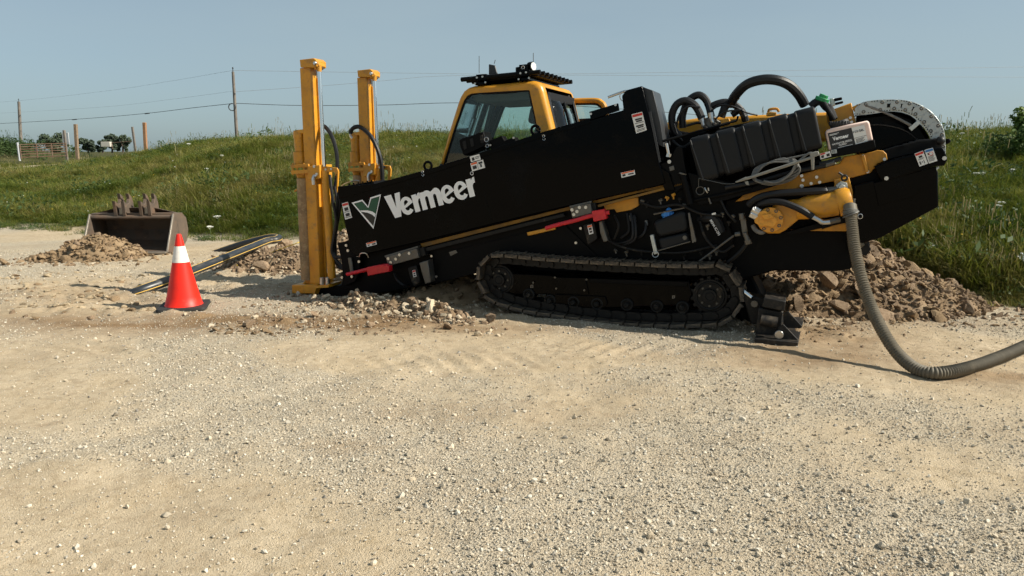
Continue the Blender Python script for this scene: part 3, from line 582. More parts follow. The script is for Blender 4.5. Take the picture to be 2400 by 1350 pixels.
tool = MB(); tool.tube(smoothpath([l(1425, 228, .2), l(1455, 217, .2), l(1468, 214, .2), l(1473, 222, .25), l(1474, 240, .3)], 6), .012, 8); tool.build('lock_pin', 'steel', side)
MB().torus(l(1464, 226, .18), (0, 1, .2), .045, .004, 18, 6).build('pin_ring', 'steel', side)
for (qx, qy) in ((1003, 389), (1255, 305)):
    t_ = MB(); c = l(qx, qy, .22); t_.torus(c, (0, 1, 0), .042, .014, 20, 8); t_.box((c[0], c[1], c[2] - .055), (.07, .03, .05)); t_.build('lifting_eye', 'black', side, bevel=.003)
    h_ = MB(); h_.torus(l(qx - 13 if qx < 1100 else qx + 19, qy + 14, SP - .01), (0, 1, 0), .012, .003, 10, 5); h_.torus(l(qx - 12 if qx < 1100 else qx + 20, qy + 21, SP - .01), (0, 1, 0), .012, .003, 10, 5, 0, 4.2); h_.build('hook', 'steel', side)
# lettering drawn as outlines
def glyph_curve(splines, name, m, parent, mtx, ext=.001):
    from mathutils.geometry import tessellate_polygon
    lps = [[Vector((q[0], q[1], 0)) for q in sp] for sp in splines]; tr = tessellate_polygon(lps); fl = [q for lp in lps for q in lp]
    me_ = bpy.data.meshes.new(name); me_.from_pydata([tuple(q) for q in fl], [], [tuple(q) for q in tr])
    me_.transform(mtx); me_.materials.clear(); me_.materials.append(M[m]); return link(name, me_, parent)
def arc(cx, cy, rx, ry, a0, a1, n=14): return [(cx + rx * math.cos(math.radians(a0 + (a1 - a0) * i / n)), cy + ry * math.sin(math.radians(a0 + (a1 - a0) * i / n))) for i in range(n + 1)]
def g_e(x, w): # round e with a slanted bar
    cx, cy = x + w / 2, .5; out = arc(cx, cy, w / 2, .5, -38, -345 + 10, 28)[::-1]
    outer = arc(cx, cy, w / 2, .52, 14, 322, 32)
    inner = arc(cx + .02, cy - .03, w * .20, .25, 322, 205, 9)
    o = outer + inner + [(cx - w * .17, cy - .12), (cx + w * .485, cy + .10)]
    hole = arc(cx, cy + .13, w * .17, .20, 18, 190, 10) + [(cx - w * .16, cy + .03)]
    return [o, hole]
def g_r(x, w): return [[(x, 0), (x + .33, 0), (x + .33, .52)] + arc(x + .33 + .17, .50, .17, .22, 180, 90, 5) + [(x + w, .72), (x + w, 1.04)] + arc(x + .50, .70, .20, .34, 75, 130, 4) + [(x + .32, .88), (x + .32, 1.0), (x, 1.0)]]
def g_m(x, w):
    st = .32; gap = (w - 3 * st) / 2; P = [(x, 0), (x, 1), (x + .30, 1), (x + .30, .90)] + arc(x + st + gap * .75, .68, .33, .36, 125, 50, 6) + [(x + st + gap + .22, .90)] + arc(x + w - st * .9, .66, st * .9, .38, 120, 0, 8)
    P += [(x + w, 0), (x + w - st, 0), (x + w - st, .60)] + arc(x + w - st - gap / 2, .60, gap / 2, .13, 0, 180, 5) + [(x + w - st - gap, 0), (x + st + gap, 0), (x + st + gap, .60)] + arc(x + st + gap / 2, .60, gap / 2, .13, 0, 180, 5) + [(x + st, 0)]
    return [P]
o0 = np.array(l(927, 511, SP)); ax = np.array(l(1119, 458, SP)) - o0; wl = np.linalg.norm(ax); ax /= wl; un = wl / 5.32; upv = np.array([-ax[2], 0, ax[0]])
def lmtx(off=.0045): return Matrix(((ax[0] * un, upv[0] * un, 0, o0[0]), (0, 0, 1, SP - off), (ax[2] * un, upv[2] * un, 0, o0[2]), (0, 0, 0, 1)))
lets = [[[(-.42, 1.38), (.06, 1.38), (.24, .62), (.36, 1.38), (.76, 1.38), (.44, 0), (-.02, 0)]]] if False else [[[(-.36, 1.36), (.12, 1.36), (.24, .56), (.36, 1.36), (.70, 1.36), (.42, 0), (-.01, 0)]], g_e(.50, .86), g_r(1.36, .50), g_m(1.85, 1.36), g_e(3.18, .86), g_e(4.01, .86), g_r(4.86, .52)]
for g_ in lets: glyph_curve(g_, 'letter', 'letter', side, lmtx())
glyph_curve([arc(5.33, 1.24, .10, .10, 0, 360, 16)[:-1], arc(5.33, 1.24, .075, .075, 0, 360, 16)[:-1]], 'registered_mark', 'letter', side, lmtx())
def zp(pts): return [(760 + x / 3.75, 360 + y / 3.75) for x, y in pts]
em = MB().px(zp([(240, 432), (335, 405), (385, 466), (404, 386), (498, 357), (432, 662)]), SP - .003, .0025).build('emblem', 'letter', side, smooth=0)
MB().px(zp([(260, 440), (331, 419), (387, 480), (413, 397), (487, 374), (431, 638)]), SP - .0042, .0012).build('emblem_field', 'inkgloss', em, smooth=0)
MB().px(zp([(266, 442), (329, 423), (388, 487), (416, 402), (482, 379), (450, 530), (400, 506), (316, 500)]), SP - .0054, .0012).build('emblem_green', 'green', em, smooth=0)
MB().px(zp([(314, 500), (380, 499), (425, 510), (452, 530), (444, 558), (420, 536), (380, 520), (328, 512)]), SP - .0066, .0012).build('emblem_swoosh', 'letter', em, smooth=0)
# stickers on the side box
tl = textlines
sticker([(801, 477), (815, 473), (825, 510), (809, 515)], SP, side, 'stred', .14, [(.2, .3, .8, .5)] + tl(.1, .9, .55, .62, 1) + [(.2, .66, .8, .84)] + tl(.1, .9, .88, .96, 1))
sticker([(858, 570), (881, 564), (883, 573), (860, 579)], SP, side, 'storange', .3, [(.1, .5, .3, .8), (.55, .5, .9, .85)])
sticker([(1101, 367), (1123, 361), (1127, 374), (1104, 380)], SP - .009, side, None, 0, [(.15, .3, .4, .85)] + tl(.5, .95, .3, .8, 2))
sticker([(1102, 383), (1132, 374), (1137, 393), (1107, 402)], SP, side, 'storange', .2, [(.1, .4, .4, .8), (.49, .02, .51, .98), (.6, .15, .9, .4), (.68, .45, .8, .8)], split=.48)
sticker([(1480, 268), (1505, 262), (1516, 305), (1491, 313)], SP, side, 'stred', .13, [(.2, .28, .85, .36), (.25, .38, .8, .46), (.1, .5, .9, .53), (.15, .62, .85, .70), (.25, .72, .8, .78)] + tl(.1, .9, .84, .97, 2), name='danger_sticker')
sticker([(1455, 405), (1487, 398), (1489, 409), (1457, 417)], SP, side, 'storange', .25, [(.08, .4, .3, .8), (.5, .5, .9, .75)])
# --- front hatch grille
a = MB(); a.px([(797, 438), (875, 424), (880, 436), (800, 456)], .3, .3); gr = a.build('front_hatch', 'matt', R, bevel=.004)
for k in range(6):
    x = 818 + k * 10.5; MB().bar(l(x, 430 - k * 1.6, .28), l(x + 5, 449 - k * 2.6, .28), .012, .012).build('grille_bar', 'black', gr)
MB().tube(smoothpath([l(800, 436, .27), l(812, 429, .27), l(832, 423, .27), l(842, 424, .27)], 4), .006, 6).build('handle', 'steel', gr)
# --- rails and the long yellow stripe under the box
rail = MB().px([(985, 571), (1260, 503), (1500, 442), (1610, 425), (1612, 432), (1500, 451), (1260, 511), (990, 580)], .2, .08).build('drill_rail', 'rail_grime_shade', R, bevel=.003)
MB().px([(985, 584), (1320, 500), (1325, 507), (990, 592)], .17, .06).build('rack_bar', 'blackgrime', rail, bevel=.003)
MB().px([(1400, 480), (1600, 428), (1602, 433), (1402, 486)], .17, .06).build('rack_bar', 'rail_grime_shade', rail, bevel=.003)
MB().px([(1415, 480), (1495, 462), (1497, 482), (1480, 492), (1445, 498), (1440, 490), (1418, 492)], .22, .05).build('carriage_plate', 'yellowdirty', rail, bevel=.004)
MB().px([(1234, 545), (1300, 530), (1302, 538), (1237, 553)], .19, .04).build('pry_bar', 'yellow', rail, bevel=.006)
# --- lower frame
fr = MB().px([(826, 590), (990, 545), (1260, 478), (1540, 412), (1600, 420), (1690, 470), (1720, 560), (1700, 610), (1560, 612), (1400, 618), (1190, 606), (1120, 640), (1000, 668), (860, 692), (806, 676), (800, 620)], .24, .9).build('chassis', 'matt', R, bevel=.01)
MB().px([(1050, 590), (1320, 523), (1400, 600), (1190, 604), (1118, 640), (1010, 666)], .225, .02).build('skirt_plate', 'matt', fr, bevel=.003)
bolts([(1012, 600), (1023, 648), (1350, 569), (1361, 535)], .222, fr, .013)
t_ = MB(); t_.px([(1052, 591), (1068, 586), (1072, 592), (1056, 600)], .221, .003); t_.build('worn_decal', 'darksteel', fr)
MB().px([(820, 560), (838, 556), (845, 590), (842, 640), (832, 660), (806, 672), (800, 610), (790, 570), (808, 566)], .16, .25).build('nose_plate', 'matt', fr, bevel=.006)
bolts([(812, 575), (816, 587), (838, 598), (842, 613), (802, 650), (825, 648)], .158, fr, .016)
t_ = MB(); t_.tube(smoothpath([l(842, 602, .15), l(846, 594, .14), l(858, 594, .13), l(864, 604, .15)], 5), .006, 6); t_.build('wire_clip', 'steel', fr)
MB().tube([l(820, 604, .13), l(826, 640, .13)], .022, 10).build('pin', 'darksteel', fr)
# vises with their red wrenches
def vise(q, red1, red2, guard, nm):
    v_ = MB().px(q, .10, .3).build('vise', 'darksteel', R, bevel=.006)
    for (u, w) in ((.08, .25), (.45, .18), (.12, .7), (.3, .5), (.75, .3)):
        b = MB(); bolt(b, *Q(q, u, w), .098, .016); b.build('bolt', 'steel', v_)
    c = [Q(q, -.02, -.14), Q(q, 1.05, -.2), Q(q, 1.05, -.02), Q(q, -.02, .06)]; MB().px(c, .13, .2).build('vise_cap', 'darksteel', v_, bevel=.004)
    c = [Q(q, 1.02, .1), Q(q, 1.22, .05), Q(q, 1.22, .95), Q(q, 1.02, 1)]; MB().px(c, .14, .2).build('clamp_block', 'blackgrime', v_, bevel=.005)
    w_ = MB(); P_ = [l(x, y, .06) for x, y in red1]; w_.tube(smoothpath(P_, 5), .02, 10, rad=None); wr = w_.build('wrench', 'red', v_)
    MB().px(red2, .03, .08).build('wrench_jaw', 'red', wr, bevel=.006)
    for gq in guard: MB().px(gq[0], .12, .14).build('guard_plate', gq[1], v_, bevel=.008)
    return v_
v1 = vise([(903, 602), (976, 582), (982, 604), (910, 624)], [(813, 643), (835, 638), (858, 632), (895, 624), (910, 622)], [(858, 627), (893, 620), (911, 623), (912, 637), (880, 643), (862, 647)],
     [([(955, 628), (975, 622), (985, 660), (970, 672), (962, 655)], 'blackgrime'), ([(982, 616), (1002, 610), (1010, 662), (996, 666), (988, 640)], 'darksteel')], 'a')
v2 = vise([(1336, 486), (1384, 476), (1388, 500), (1341, 512)], [(1279, 535), (1310, 526), (1350, 516), (1388, 505), (1428, 498)], [(1386, 495), (1416, 490), (1422, 513), (1391, 520)],
     [([(1366, 528), (1392, 522), (1400, 560), (1378, 575)], 'blackgrime'), ([(1403, 520), (1410, 517), (1425, 565), (1414, 568), (1406, 545)], 'darksteel')], 'b')
sticker([(966, 634), (973, 632), (976, 648), (969, 650)], .118, v1, 'stred', .25, [(.2, .4, .8, .6), (.2, .7, .8, .9)]); sticker([(1376, 529), (1387, 526), (1391, 547), (1381, 550)], .118, v2, 'storange', .2, [(.2, .3, .8, .55), (.2, .65, .8, .85)])
def hose(pts, r, parent=None, m='rubber', name='hydraulic_hose', n=7, k=8):
    return MB().tube(smoothpath([l(*p) for p in pts], n), r, k).build(name, m, parent or R)
for d in ([(924, 640, .2), (930, 655, .16), (945, 668, .16), (958, 667, .25)], [(1478, 500, .2), (1483, 530, .15), (1480, 560, .14), (1450, 570, .2), (1430, 560, .3)], [(1486, 505, .2), (1490, 535, .14), (1487, 562, .14), (1460, 575, .18)], [(1514, 517, .2), (1512, 540, .16), (1500, 555, .16), (1470, 560, .25)], [(1470, 500, .22), (1474, 540, .2), (1455, 558, .2)]): hose(d, .012)
for p in ((1478, 505), (1486, 508), (1514, 517)):
    MB().cyl(l(p[0], p[1], .2), l(p[0] + 2, p[1] + 12, .19), .016).build('hose_fitting', 'darksteel', R)
# --- small reservoir with the blue cap
res = MB().px([(1531, 520), (1590, 497), (1606, 494), (1613, 530), (1610, 542), (1545, 556), (1536, 545)], .12, .24).build('washer_tank', 'plastic', R, bevel=.03, seg=3)
MB().px([(1541, 560), (1610, 545), (1618, 566), (1550, 588)], .12, .22).build('tank_base', 'plastic', res, bevel=.02)
c = MB(); cc = l(1565, 502, .2); c.cyl((cc[0], cc[1], cc[2] - .03), (cc[0] - .01, cc[1], cc[2] + .025), .048, .05, 12)
for k in range(10): c.box((cc[0] + .05 * math.cos(k * .628), cc[1] + .05 * math.sin(k * .628), cc[2] + .002), (.014, .014, .04))
c.ball((cc[0] + .01, cc[1], cc[2] + .035), .028, 10, 6); c.build('tank_cap', 'blue', res, bevel=.003)
MB().px([(1523, 552), (1531, 550), (1541, 594), (1533, 597)], .09, .04).build('strap', 'zinc', res, bevel=.003); MB().torus(l(1536, 596, .09), (0, 1, 0), .028, .004, 14, 6).build('strap_ring', 'steel', res)
MB().px([(1612, 500), (1616, 498), (1632, 566), (1622, 570)], .1, .04).build('strap', 'darksteel', res, bevel=.003)
bolts([(1605, 557)], .118, res, .02, 'darksteel'); MB().tube([l(1532, 502, .15), l(1604, 487, .15)], .008, 6).build('retaining_rod', 'darksteel', res)
MB().tube([l(1541, 588, .11), l(1618, 566, .11)], .006, 6).build('retaining_rod', 'darksteel', res)
# --- bracket between box and tank
MB().px([(1540, 385), (1568, 378), (1585, 345), (1600, 345), (1604, 380), (1612, 420), (1600, 440), (1583, 452), (1577, 440), (1572, 410), (1560, 400)], .17, .3).build('corner_bracket', 'matt', R, bevel=.005)
MB().px([(1548, 392), (1568, 405), (1580, 440), (1582, 446), (1558, 446), (1552, 430)], .15, .05).build('corner_plate', 'black', R, bevel=.004)
lb = MB(); lb.cyl(l(1562, 336, .13), l(1567, 362, .13), .014); lb.disc(l(1567, 364, .13), (.15, 0, 1), .024, .03, 6); lb.build('anchor_bolt', 'steel', R); bolts([(1569, 379)], .165, R, .018)
MB().px([(1568, 391), (1579, 388), (1581, 398), (1570, 401)], .162, .02).build('square_socket', 'darksteel', R, bevel=.002)
MB().cyl(l(1600, 408, .12), l(1618, 478, .12), .030, n=14).build('post_tube', 'matt', R); MB().disc(l(1600, 407, .12), (.25, 0, 1), .036, .012).build('post_cap', 'darksteel', R)
# --- fuel tank in five ribbed lobes
def up(px, py, s=.12): return np.array(l(px, py, s))
TA, TB, TC, TD = up(1606, 326), up(1914, 246), up(1934, 345), up(1634, 432)
tank = MB(); nl = 5
def lobe(u0, u1, inset, d0, d1, m):
    q = [TA, TB, TC, TD]; f = lambda u, v: (q[0] * (1 - u) + q[1] * u) * (1 - v) + (q[3] * (1 - u) + q[2] * u) * v
    prof = [(.0 + inset, d1), (.0 + inset, d0 + .06), (.025 + inset, d0 + .018), (.07 + inset, d0), (.93 - inset, d0), (.975 - inset, d0 + .018), (1. - inset, d0 + .06), (1. - inset, d1)]
    A = []; Bv = []
    for v, d in prof:
        a = f(u0, v); b = f(u1, v); A.append((a[0], .12 + d, a[2])); Bv.append((b[0], .12 + d, b[2]))
    return m.hull(A, Bv)
lobe(.02, .98, .03, .035, .55, tank)
tk = tank.build('fuel_tank', 'plastic', R, bevel=.012, seg=3)
for k in range(nl):
    u0 = k / nl + (.0 if k else 0.0); m_ = MB(); lobe(u0 + .03, u0 + .185, 0, 0, .58, m_); m_.build('tank_lobe', 'plastic', tk, bevel=.022, seg=3)
    a = Q([(1606, 326), (1914, 246), (1934, 345), (1634, 432)], u0 + .035, .05); b = Q([(1606, 326), (1914, 246), (1934, 345), (1634, 432)], u0 + .055, .95)
    MB().tube([l(*a, .118), l(*b, .118)], .005, 6).build('mould_line', 'greyface', tk)
nk = MB(); nk.tube(smoothpath([l(1900, 250, .4), l(1912, 240, .4), l(1925, 238, .4), l(1936, 250, .4), l(1945, 258, .38), l(1954, 280, .36)], 5), .035, 10, rad=None); nk.build('filler_neck', 'plastic', tk)
c = MB(); cc = l(1927, 233, .4); c.disc(cc, (.35, -.1, .93), .06, .03, 16); c.disc((cc[0] + .01, cc[1], cc[2] + .025), (.35, -.1, .93), .038, .03, 8); c.build('filler_cap', 'greencap', tk, bevel=.003)
hose([(1932, 240, .3), (1945, 262, .28), (1955, 280, .3)], .014)
# triangular support plate under the tank
MB().px([(1612, 405), (1760, 440), (1830, 410), (1925, 372), (1925, 380), (1830, 432), (1700, 470), (1640, 480), (1628, 470)], .16, .1).build('tank_bracket', 'matt', R, bevel=.004)
t_ = MB(); t_.torus(l(1641, 447, .14), (0, 1, 0), .036, .004, 20, 6); t_.tube([l(1638, 418, .14), l(1637, 440, .14)], .003, 5); t_.build('ring_pin', 'darksteel', R)
MB().tube(smoothpath([l(1637, 418, .13), l(1665, 424, .12), l(1700, 431, .12), l(1722, 430, .11)], 4), .004, 5).build('lanyard', 'darksteel', R)
t_ = MB(); t_.tube(smoothpath([l(1652, 440, .14), l(1655, 447, .13), l(1659, 452, .14)], 3), .007, 6); t_.tube([l(1660, 440, .14), l(1661, 447, .14)], .006, 6); t_.build('clip', 'steel', R)
MB().tube([l(1661, 464, .12), l(1666, 478, .12)], .008, 6).build('pin', 'darksteel', R)
# --- cab
cn, cf = .78, 1.98
OUT = [(1031, 386), (1050, 312), (1072, 240), (1077, 227), (1085, 214), (1096, 206), (1110, 202), (1180, 196), (1236, 190), (1250, 190), (1262, 194), (1270, 203), (1274, 215), (1285, 260), (1296, 305), (1315, 390)]
WIN = [(1037, 388), (1060, 311), (1082, 246), (1087, 234), (1094, 224), (1103, 219), (1114, 217), (1180, 213), (1232, 210), (1238, 210), (1241, 211), (1243, 214), (1244, 220), (1253, 262), (1262, 306), (1281, 388)]
cxz = np.mean([l(x, y, cn) for x, y in OUT], 0)
def loop(pts, s, ins=0):
    r = []
    for x, y in pts:
        p = np.array(l(x, y, cn)); d = cxz - p; d[1] = 0; d /= np.linalg.norm(d); p = p + d * ins; r.append((p[0], s, p[2]))
    return r
rings = [loop(WIN, cn + .05), loop(WIN, cn + .004), loop(OUT, cn, .05), loop(OUT, cn + .014, .02), loop(OUT, cn + .045, .003), loop(OUT, cn + .09), loop(OUT, cf - .09), loop(OUT, cf - .045, .003), loop(OUT, cf - .014, .02), loop(OUT, cf, .05), loop(WIN, cf - .004), loop(WIN, cf - .05)]
n = len(OUT); cv = [p for r in rings for p in r]; cf_ = []
for a in range(len(rings) - 1):
    for i in range(n - 1):
        if a == 5 and (i < 4 or i >= 11): continue
        cf_.append((a * n + i, a * n + i + 1, (a + 1) * n + i + 1, (a + 1) * n + i))
cabm = MB().add(cv, cf_); cab = cabm.build('cab', 'yellow', R, smooth=50)
sm = cab.modifiers.new('solid', 'SOLIDIFY'); sm.thickness = .012; sm.offset = 0
def ringpath(pts, s, ins=0): return loop(pts, s, ins)
MB().tube(ringpath(WIN, cn + .02, .012), .016, 6).build('window_gasket', 'trim', cab); MB().tube(ringpath(WIN, cf - .05, .02), .03, 6).build('window_gasket', 'trim', cab)
gl = loop(WIN, cn + .02); MB().hull(gl, [(p[0], p[1] + .005, p[2]) for p in gl]).build('side_window', 'glass', cab, smooth=0)
gl = loop(WIN, cf - .03); MB().hull(gl, [(p[0], p[1] + .005, p[2]) for p in gl]).build('side_window', 'glass', cab, smooth=0)
# inner lining
inn = MB()
wl_ = loop(WIN, cf - .10, .03); ol_ = loop(OUT, cf - .10, .02)
inn.add(wl_ + ol_, [(i, i + 1, n + i + 1, n + i) for i in range(n - 1)]); li = inn.build('lining', 'trim', cab); sm = li.modifiers.new('solid', 'SOLIDIFY'); sm.thickness = .02
pl = MB(); a, b = l(1190, 225, cf), l(1150, 385, cf); pl.bar((a[0] - .12, cf - .09, a[2]), (b[0] - .12, cf - .09, b[2]), .06, .10); pl.build('door_pillar', 'trim', cab, bevel=.01)
fr2 = loop([(1092, 222), (1180, 216), (1236, 212), (1246, 216), (1246, 232), (1180, 236), (1110, 240)], cn + .10)
MB().hull(fr2, [(p[0], cf - .1, p[2]) for p in fr2]).build('roof_lining', 'liner', cab, bevel=.01)
# front and rear windows
F0 = loop(OUT, 0); 
def sheet(idx, s0, s1, ins, nm, m, par):
    lp = loop(OUT, 0, ins); v = [(lp[i][0], s0, lp[i][2]) for i in idx] + [(lp[i][0], s1, lp[i][2]) for i in idx]; k = len(idx)
    o = MB().add(v, [(i, i + 1, k + i + 1, k + i) for i in range(k - 1)]).build(nm, m, par); q = o.modifiers.new('solid', 'SOLIDIFY'); q.thickness = .006; return o
sheet([0, 1, 2, 3, 4], cn + .09, cf - .09, .02, 'windscreen', 'glass', cab); rw = sheet([12, 13, 14, 15], cn + .10, cf - .10, .006, 'rear_window', 'glass', cab)
for (s0, s1) in ((cn + .09, cn + .16), (cf - .16, cf - .08)): sheet([12, 13, 14, 15], s0, s1, -.004, 'rear_window_border', 'trim', rw)
lp = loop(OUT, 0, -.004); a, b = lp[11], lp[12]
tb = MB(); tb.bar((b[0], cn + .09, b[2] - .035), (b[0], cf - .08, b[2] - .035), .03, .08); tb.build('rear_window_border', 'trim', rw)
m0, m1 = lp[12], lp[14]; md = MB(); md.bar((m0[0], (cn + cf) / 2 + .1, m0[2] - .05), (m1[0], (cn + cf) / 2 + .1, m1[2]), .03, .02); md.build('rear_window_bar', 'trim', rw)
# things in the cab
st = MB(); c = l(1262, 270, 1.35); st.box((c[0] - .02, 1.35, c[2]), (.10, .30, .20), Matrix.Rotation(.22, 3, 'Y')); st.box((c[0] + .03, 1.35, c[2] - .42), (.13, .46, .62), Matrix.Rotation(.22, 3, 'Y')); st.box((c[0] - .2, 1.35, c[2] - .68), (.46, .46, .12), Matrix.Rotation(-.1, 3, 'Y')); st.build('seat', 'seat', cab, bevel=.045, seg=4)
mr = MB(); c = l(1117, 258, 1.2); rm = Matrix.Rotation(.5, 3, 'Z') @ Matrix.Rotation(.25, 3, 'Y'); mr.box(c, (.03, .12, .20), rm); mm_ = mr.build('mirror', 'trim', cab, bevel=.012); MB().box((c[0] + .017, c[1] - .008, c[2]), (.004, .105, .18), rm).build('mirror_glass', 'mirror', mm_)
MB().tube([l(1118, 232, 1.2), l(1117, 246, 1.2)], .01, 6).build('mirror_arm', 'trim', mm_)
MB().tube([l(1116, 305, 1.7), l(1128, 275, 1.7)], .01, 6).build('wiper', 'trim', cab)
cs = MB(); cs.px([(1046, 330), (1090, 322), (1092, 395), (1040, 398)], 1.1, .5); cs.build('console', 'trim', cab, bevel=.02)
MB().px([(1028, 384), (1316, 384), (1318, 420), (1024, 420)], cn, cf - cn).build('cab_base', 'trim', cab, bevel=.02)
# open cab door on the far side
dr = MB(); DP = [(1338, 236), (1400, 234), (1411, 237), (1419, 246), (1440, 330)]; d0 = cf + .1
pth = smoothpath([l(1300, 238, d0), l(1338, 237, d0), l(1394, 236, d0), l(1409, 241, d0), l(1417, 252, d0), l(1426, 290, d0), l(1440, 350, d0)], 6)
dr.tube(pth, .034, 10); dd = dr.build('cab_door', 'yellow', R); MB().tube([Vector(p) + Vector((-.02, 0, -.035)) for p in pth], .016, 6).build('door_seal', 'trim', dd)
gl = [l(1320, 245, d0), l(1394, 244, d0), l(1406, 250, d0), l(1426, 340, d0), l(1330, 350, d0)]; MB().hull(gl, [(p[0], p[1] + .005, p[2]) for p in gl]).build('door_window', 'glass', dd, smooth=0)
MB().bar(l(1330, 283, d0), l(1425, 278, d0), .03, .03).build('door_bar', 'trim', dd)
# roof rack: slats along the cab, two cross mounts, lamp, camera, aerials
nsl = 9
for k in range(nsl):
    s_ = cn - .02 + (cf - cn + .0) * k / (nsl - 1); p0 = np.array(l(1083, 187, cn)); p1 = np.array(l(1268, 169, cn))
    sl_ = MB(); sl_.tube([(p0[0], s_, p0[2]), (p1[0], s_, p1[2])], .024, 8); r_ = sl_.build('rack_slat', 'matt', cab)
MB().px([(1098, 183), (1258, 168), (1262, 178), (1105, 194)], cn + .03, cf - cn - .12).build('rack_tray', 'matt', cab, bevel=.01)
for qx in (1128, 1230):
    yq = 183 - (qx - 1128) * .10
    m_ = MB(); m_.px([(qx - 13, yq - 8), (qx + 11, yq - 10), (qx + 12, yq + 4), (qx - 11, yq + 6)], cn - .04, .05); m_.px([(qx - 15, yq + 10), (qx + 10, yq + 8), (qx + 10, yq + 15), (qx - 15, yq + 17)], cn - .02, cf - cn - .1); mo = m_.build('rack_mount', 'black', cab, bevel=.004)
    for dx, dy in ((-10, -1), (3, -3), (-14, 13), (10, 10)):
        b = MB(); bolt(b, qx + dx, yq + dy, cn - .04, .010); b.build('bolt', 'zinc', mo)
MB().px([(1145, 150), (1160, 153), (1164, 168), (1167, 175), (1145, 175)], cn + .25, .02).build('rack_panel', 'greyface', cab, bevel=.008)
w_ = MB(); w_.px([(1216, 152), (1235, 150), (1236, 165), (1217, 167)], cn - .02, .12); w_.px([(1208, 158), (1216, 156), (1218, 170), (1208, 170)], cn, .08); wl2 = w_.build('work_camera', 'black', cab, bevel=.005); MB().torus(l(1226, 158, cn - .025), (0, 1, 0), .016, .004, 14, 6).build('lens_ring', 'steel', wl2)
lm = MB(); c = l(1245, 156, cn + .05); lm.disc(c, (.9, -.35, .05), .048, .05, 18); lo = lm.build('work_lamp', 'black', cab, bevel=.004); MB().disc((c[0] + .026, c[1] - .010, c[2]), (.9, -.35, .05), .04, .012, 18).build('lamp_lens', 'lens', lo)
for (x, y0, y1, s_) in ((1123, 171, 131, cn + .1), (1250, 163, 124, cn + .2), (1158, 150, 140, cn + .5)):
    MB().tube([l(x, y0, s_), l(x + (0 if x != 1158 else 3), y1, s_)], .0035, 5).build('aerial', 'darksteel', cab)
# hopper latch block between side box and cab
hb = MB().px([(1076, 327), (1132, 308), (1142, 340), (1087, 366), (1078, 345)], .35, .2).build('latch_box', 'matt', R, bevel=.008)
for (x, y) in ((1084, 332), (1101, 326), (1124, 318)): MB().px([(x, y), (x + 7, y - 2), (x + 10, y + 16), (x + 3, y + 18)], .345, .01).build('slot', 'blackgrime', hb, bevel=.002)
t_ = MB(); t_.torus(l(1140, 327, .33), (0, 1, 0), .022, .004, 14, 6); t_.torus(l(1142, 342, .33), (0, 1, 0), .016, .004, 14, 6); t_.build('hitch_pin', 'steel', hb)
MB().px([(1146, 330), (1175, 318), (1180, 325), (1182, 330), (1205, 321), (1209, 332), (1150, 352)], .38, .12).build('latch_arm', 'matt', hb, bevel=.005)
bolts([(1150, 340), (1204, 323)], .378, hb, .01)
# --- deck behind the box, yellow far beam, hose nest
MB().px([(1549, 290), (1632, 277), (1765, 270), (1960, 262), (1960, 330), (1560, 345)], 1.15, .35).build('far_beam', 'yellow', R, bevel=.03)
MB().px([(1540, 318), (1560, 302), (1625, 312), (1760, 285), (1900, 270), (1930, 400), (1830, 440), (1700, 480), (1590, 480), (1560, 400)], .66, .5).build('engine_cover', 'matt', R, bevel=.03)
MB().px([(1525, 262), (1535, 262), (1548, 290), (1556, 338), (1540, 340)], .36, .3).build('guard_hood', 'greyface', R, bevel=.03)
MB().tube([l(1553, 331, .16), l(1670, 299, .3), l(1725, 283, .4)], .012, 8).build('guard_rod', 'matt', R)
MB().px([(1688, 282), (1708, 276), (1712, 290), (1692, 297)], .5, .1).build('valve_plate', 'yellow', R, bevel=.004)
MB().tube([l(1680, 298, .45), l(1727, 282, .45), l(1730, 272, .45)], .01, 6).build('lever_rod', 'matt', R)
vb = MB(); vb.px([(1642, 280), (1668, 272), (1688, 285), (1684, 300), (1650, 305)], .55, .16); vbo = vb.build('valve_block', 'darksteel', R, bevel=.008)
for (x, y) in ((1646, 283), (1668, 276)):
    f_ = MB(); f_.cyl(l(x - 2, y - 12, .5), l(x, y + 2, .5), .026, n=8); f_.tube(smoothpath([l(x, y, .5), l(x + 3, y + 12, .5), l(x + 8, y + 16, .53)], 4), .018, 8); f_.build('hose_fitting', 'steel', vbo)
for p, r in (([(1592, 320, .5), (1578, 300, .5), (1575, 270, .5), (1586, 245, .5), (1606, 236, .5), (1625, 244, .5), (1636, 258, .5), (1645, 278, .5)], .035),
             ([(1600, 300, .6), (1600, 270, .6), (1612, 238, .6), (1634, 223, .6), (1650, 229, .6), (1660, 246, .6), (1667, 272, .55)], .034),
             ([(1662, 252, .6), (1685, 242, .6), (1706, 240, .62), (1728, 250, .64), (1741, 265, .66), (1748, 284, .68)], .034),
             ([(1712, 245, .6), (1725, 222, .5), (1750, 198, .4), (1785, 187, .35), (1820, 188, .35), (1850, 200, .4), (1872, 222, .45), (1886, 246, .5)], .044),
             ([(1690, 275, .6), (1700, 250, .6), (1715, 238, .65), (1727, 225, .66)], .036), ([(1715, 270, .64), (1735, 258, .64), (1745, 275, .64)], .03),
             ([(1584, 300, .46), (1592, 270, .46), (1612, 250, .46), (1640, 252, .46)], .010), ([(1600, 330, .4), (1588, 315, .4), (1580, 290, .4)], .007), ([(1663, 262, .55), (1690, 246, .52), (1720, 250, .52), (1750, 264, .55), (1775, 270, .6)], .008), ([(1675, 280, .5), (1700, 262, .5), (1740, 258, .5)], .008), ([(1608, 295, .55), (1640, 288, .55), (1660, 300, .55)], .012), ([(1575, 330, .5), (1600, 345, .5), (1640, 320, .5)], .014)):
    hose(p, r, k=10)
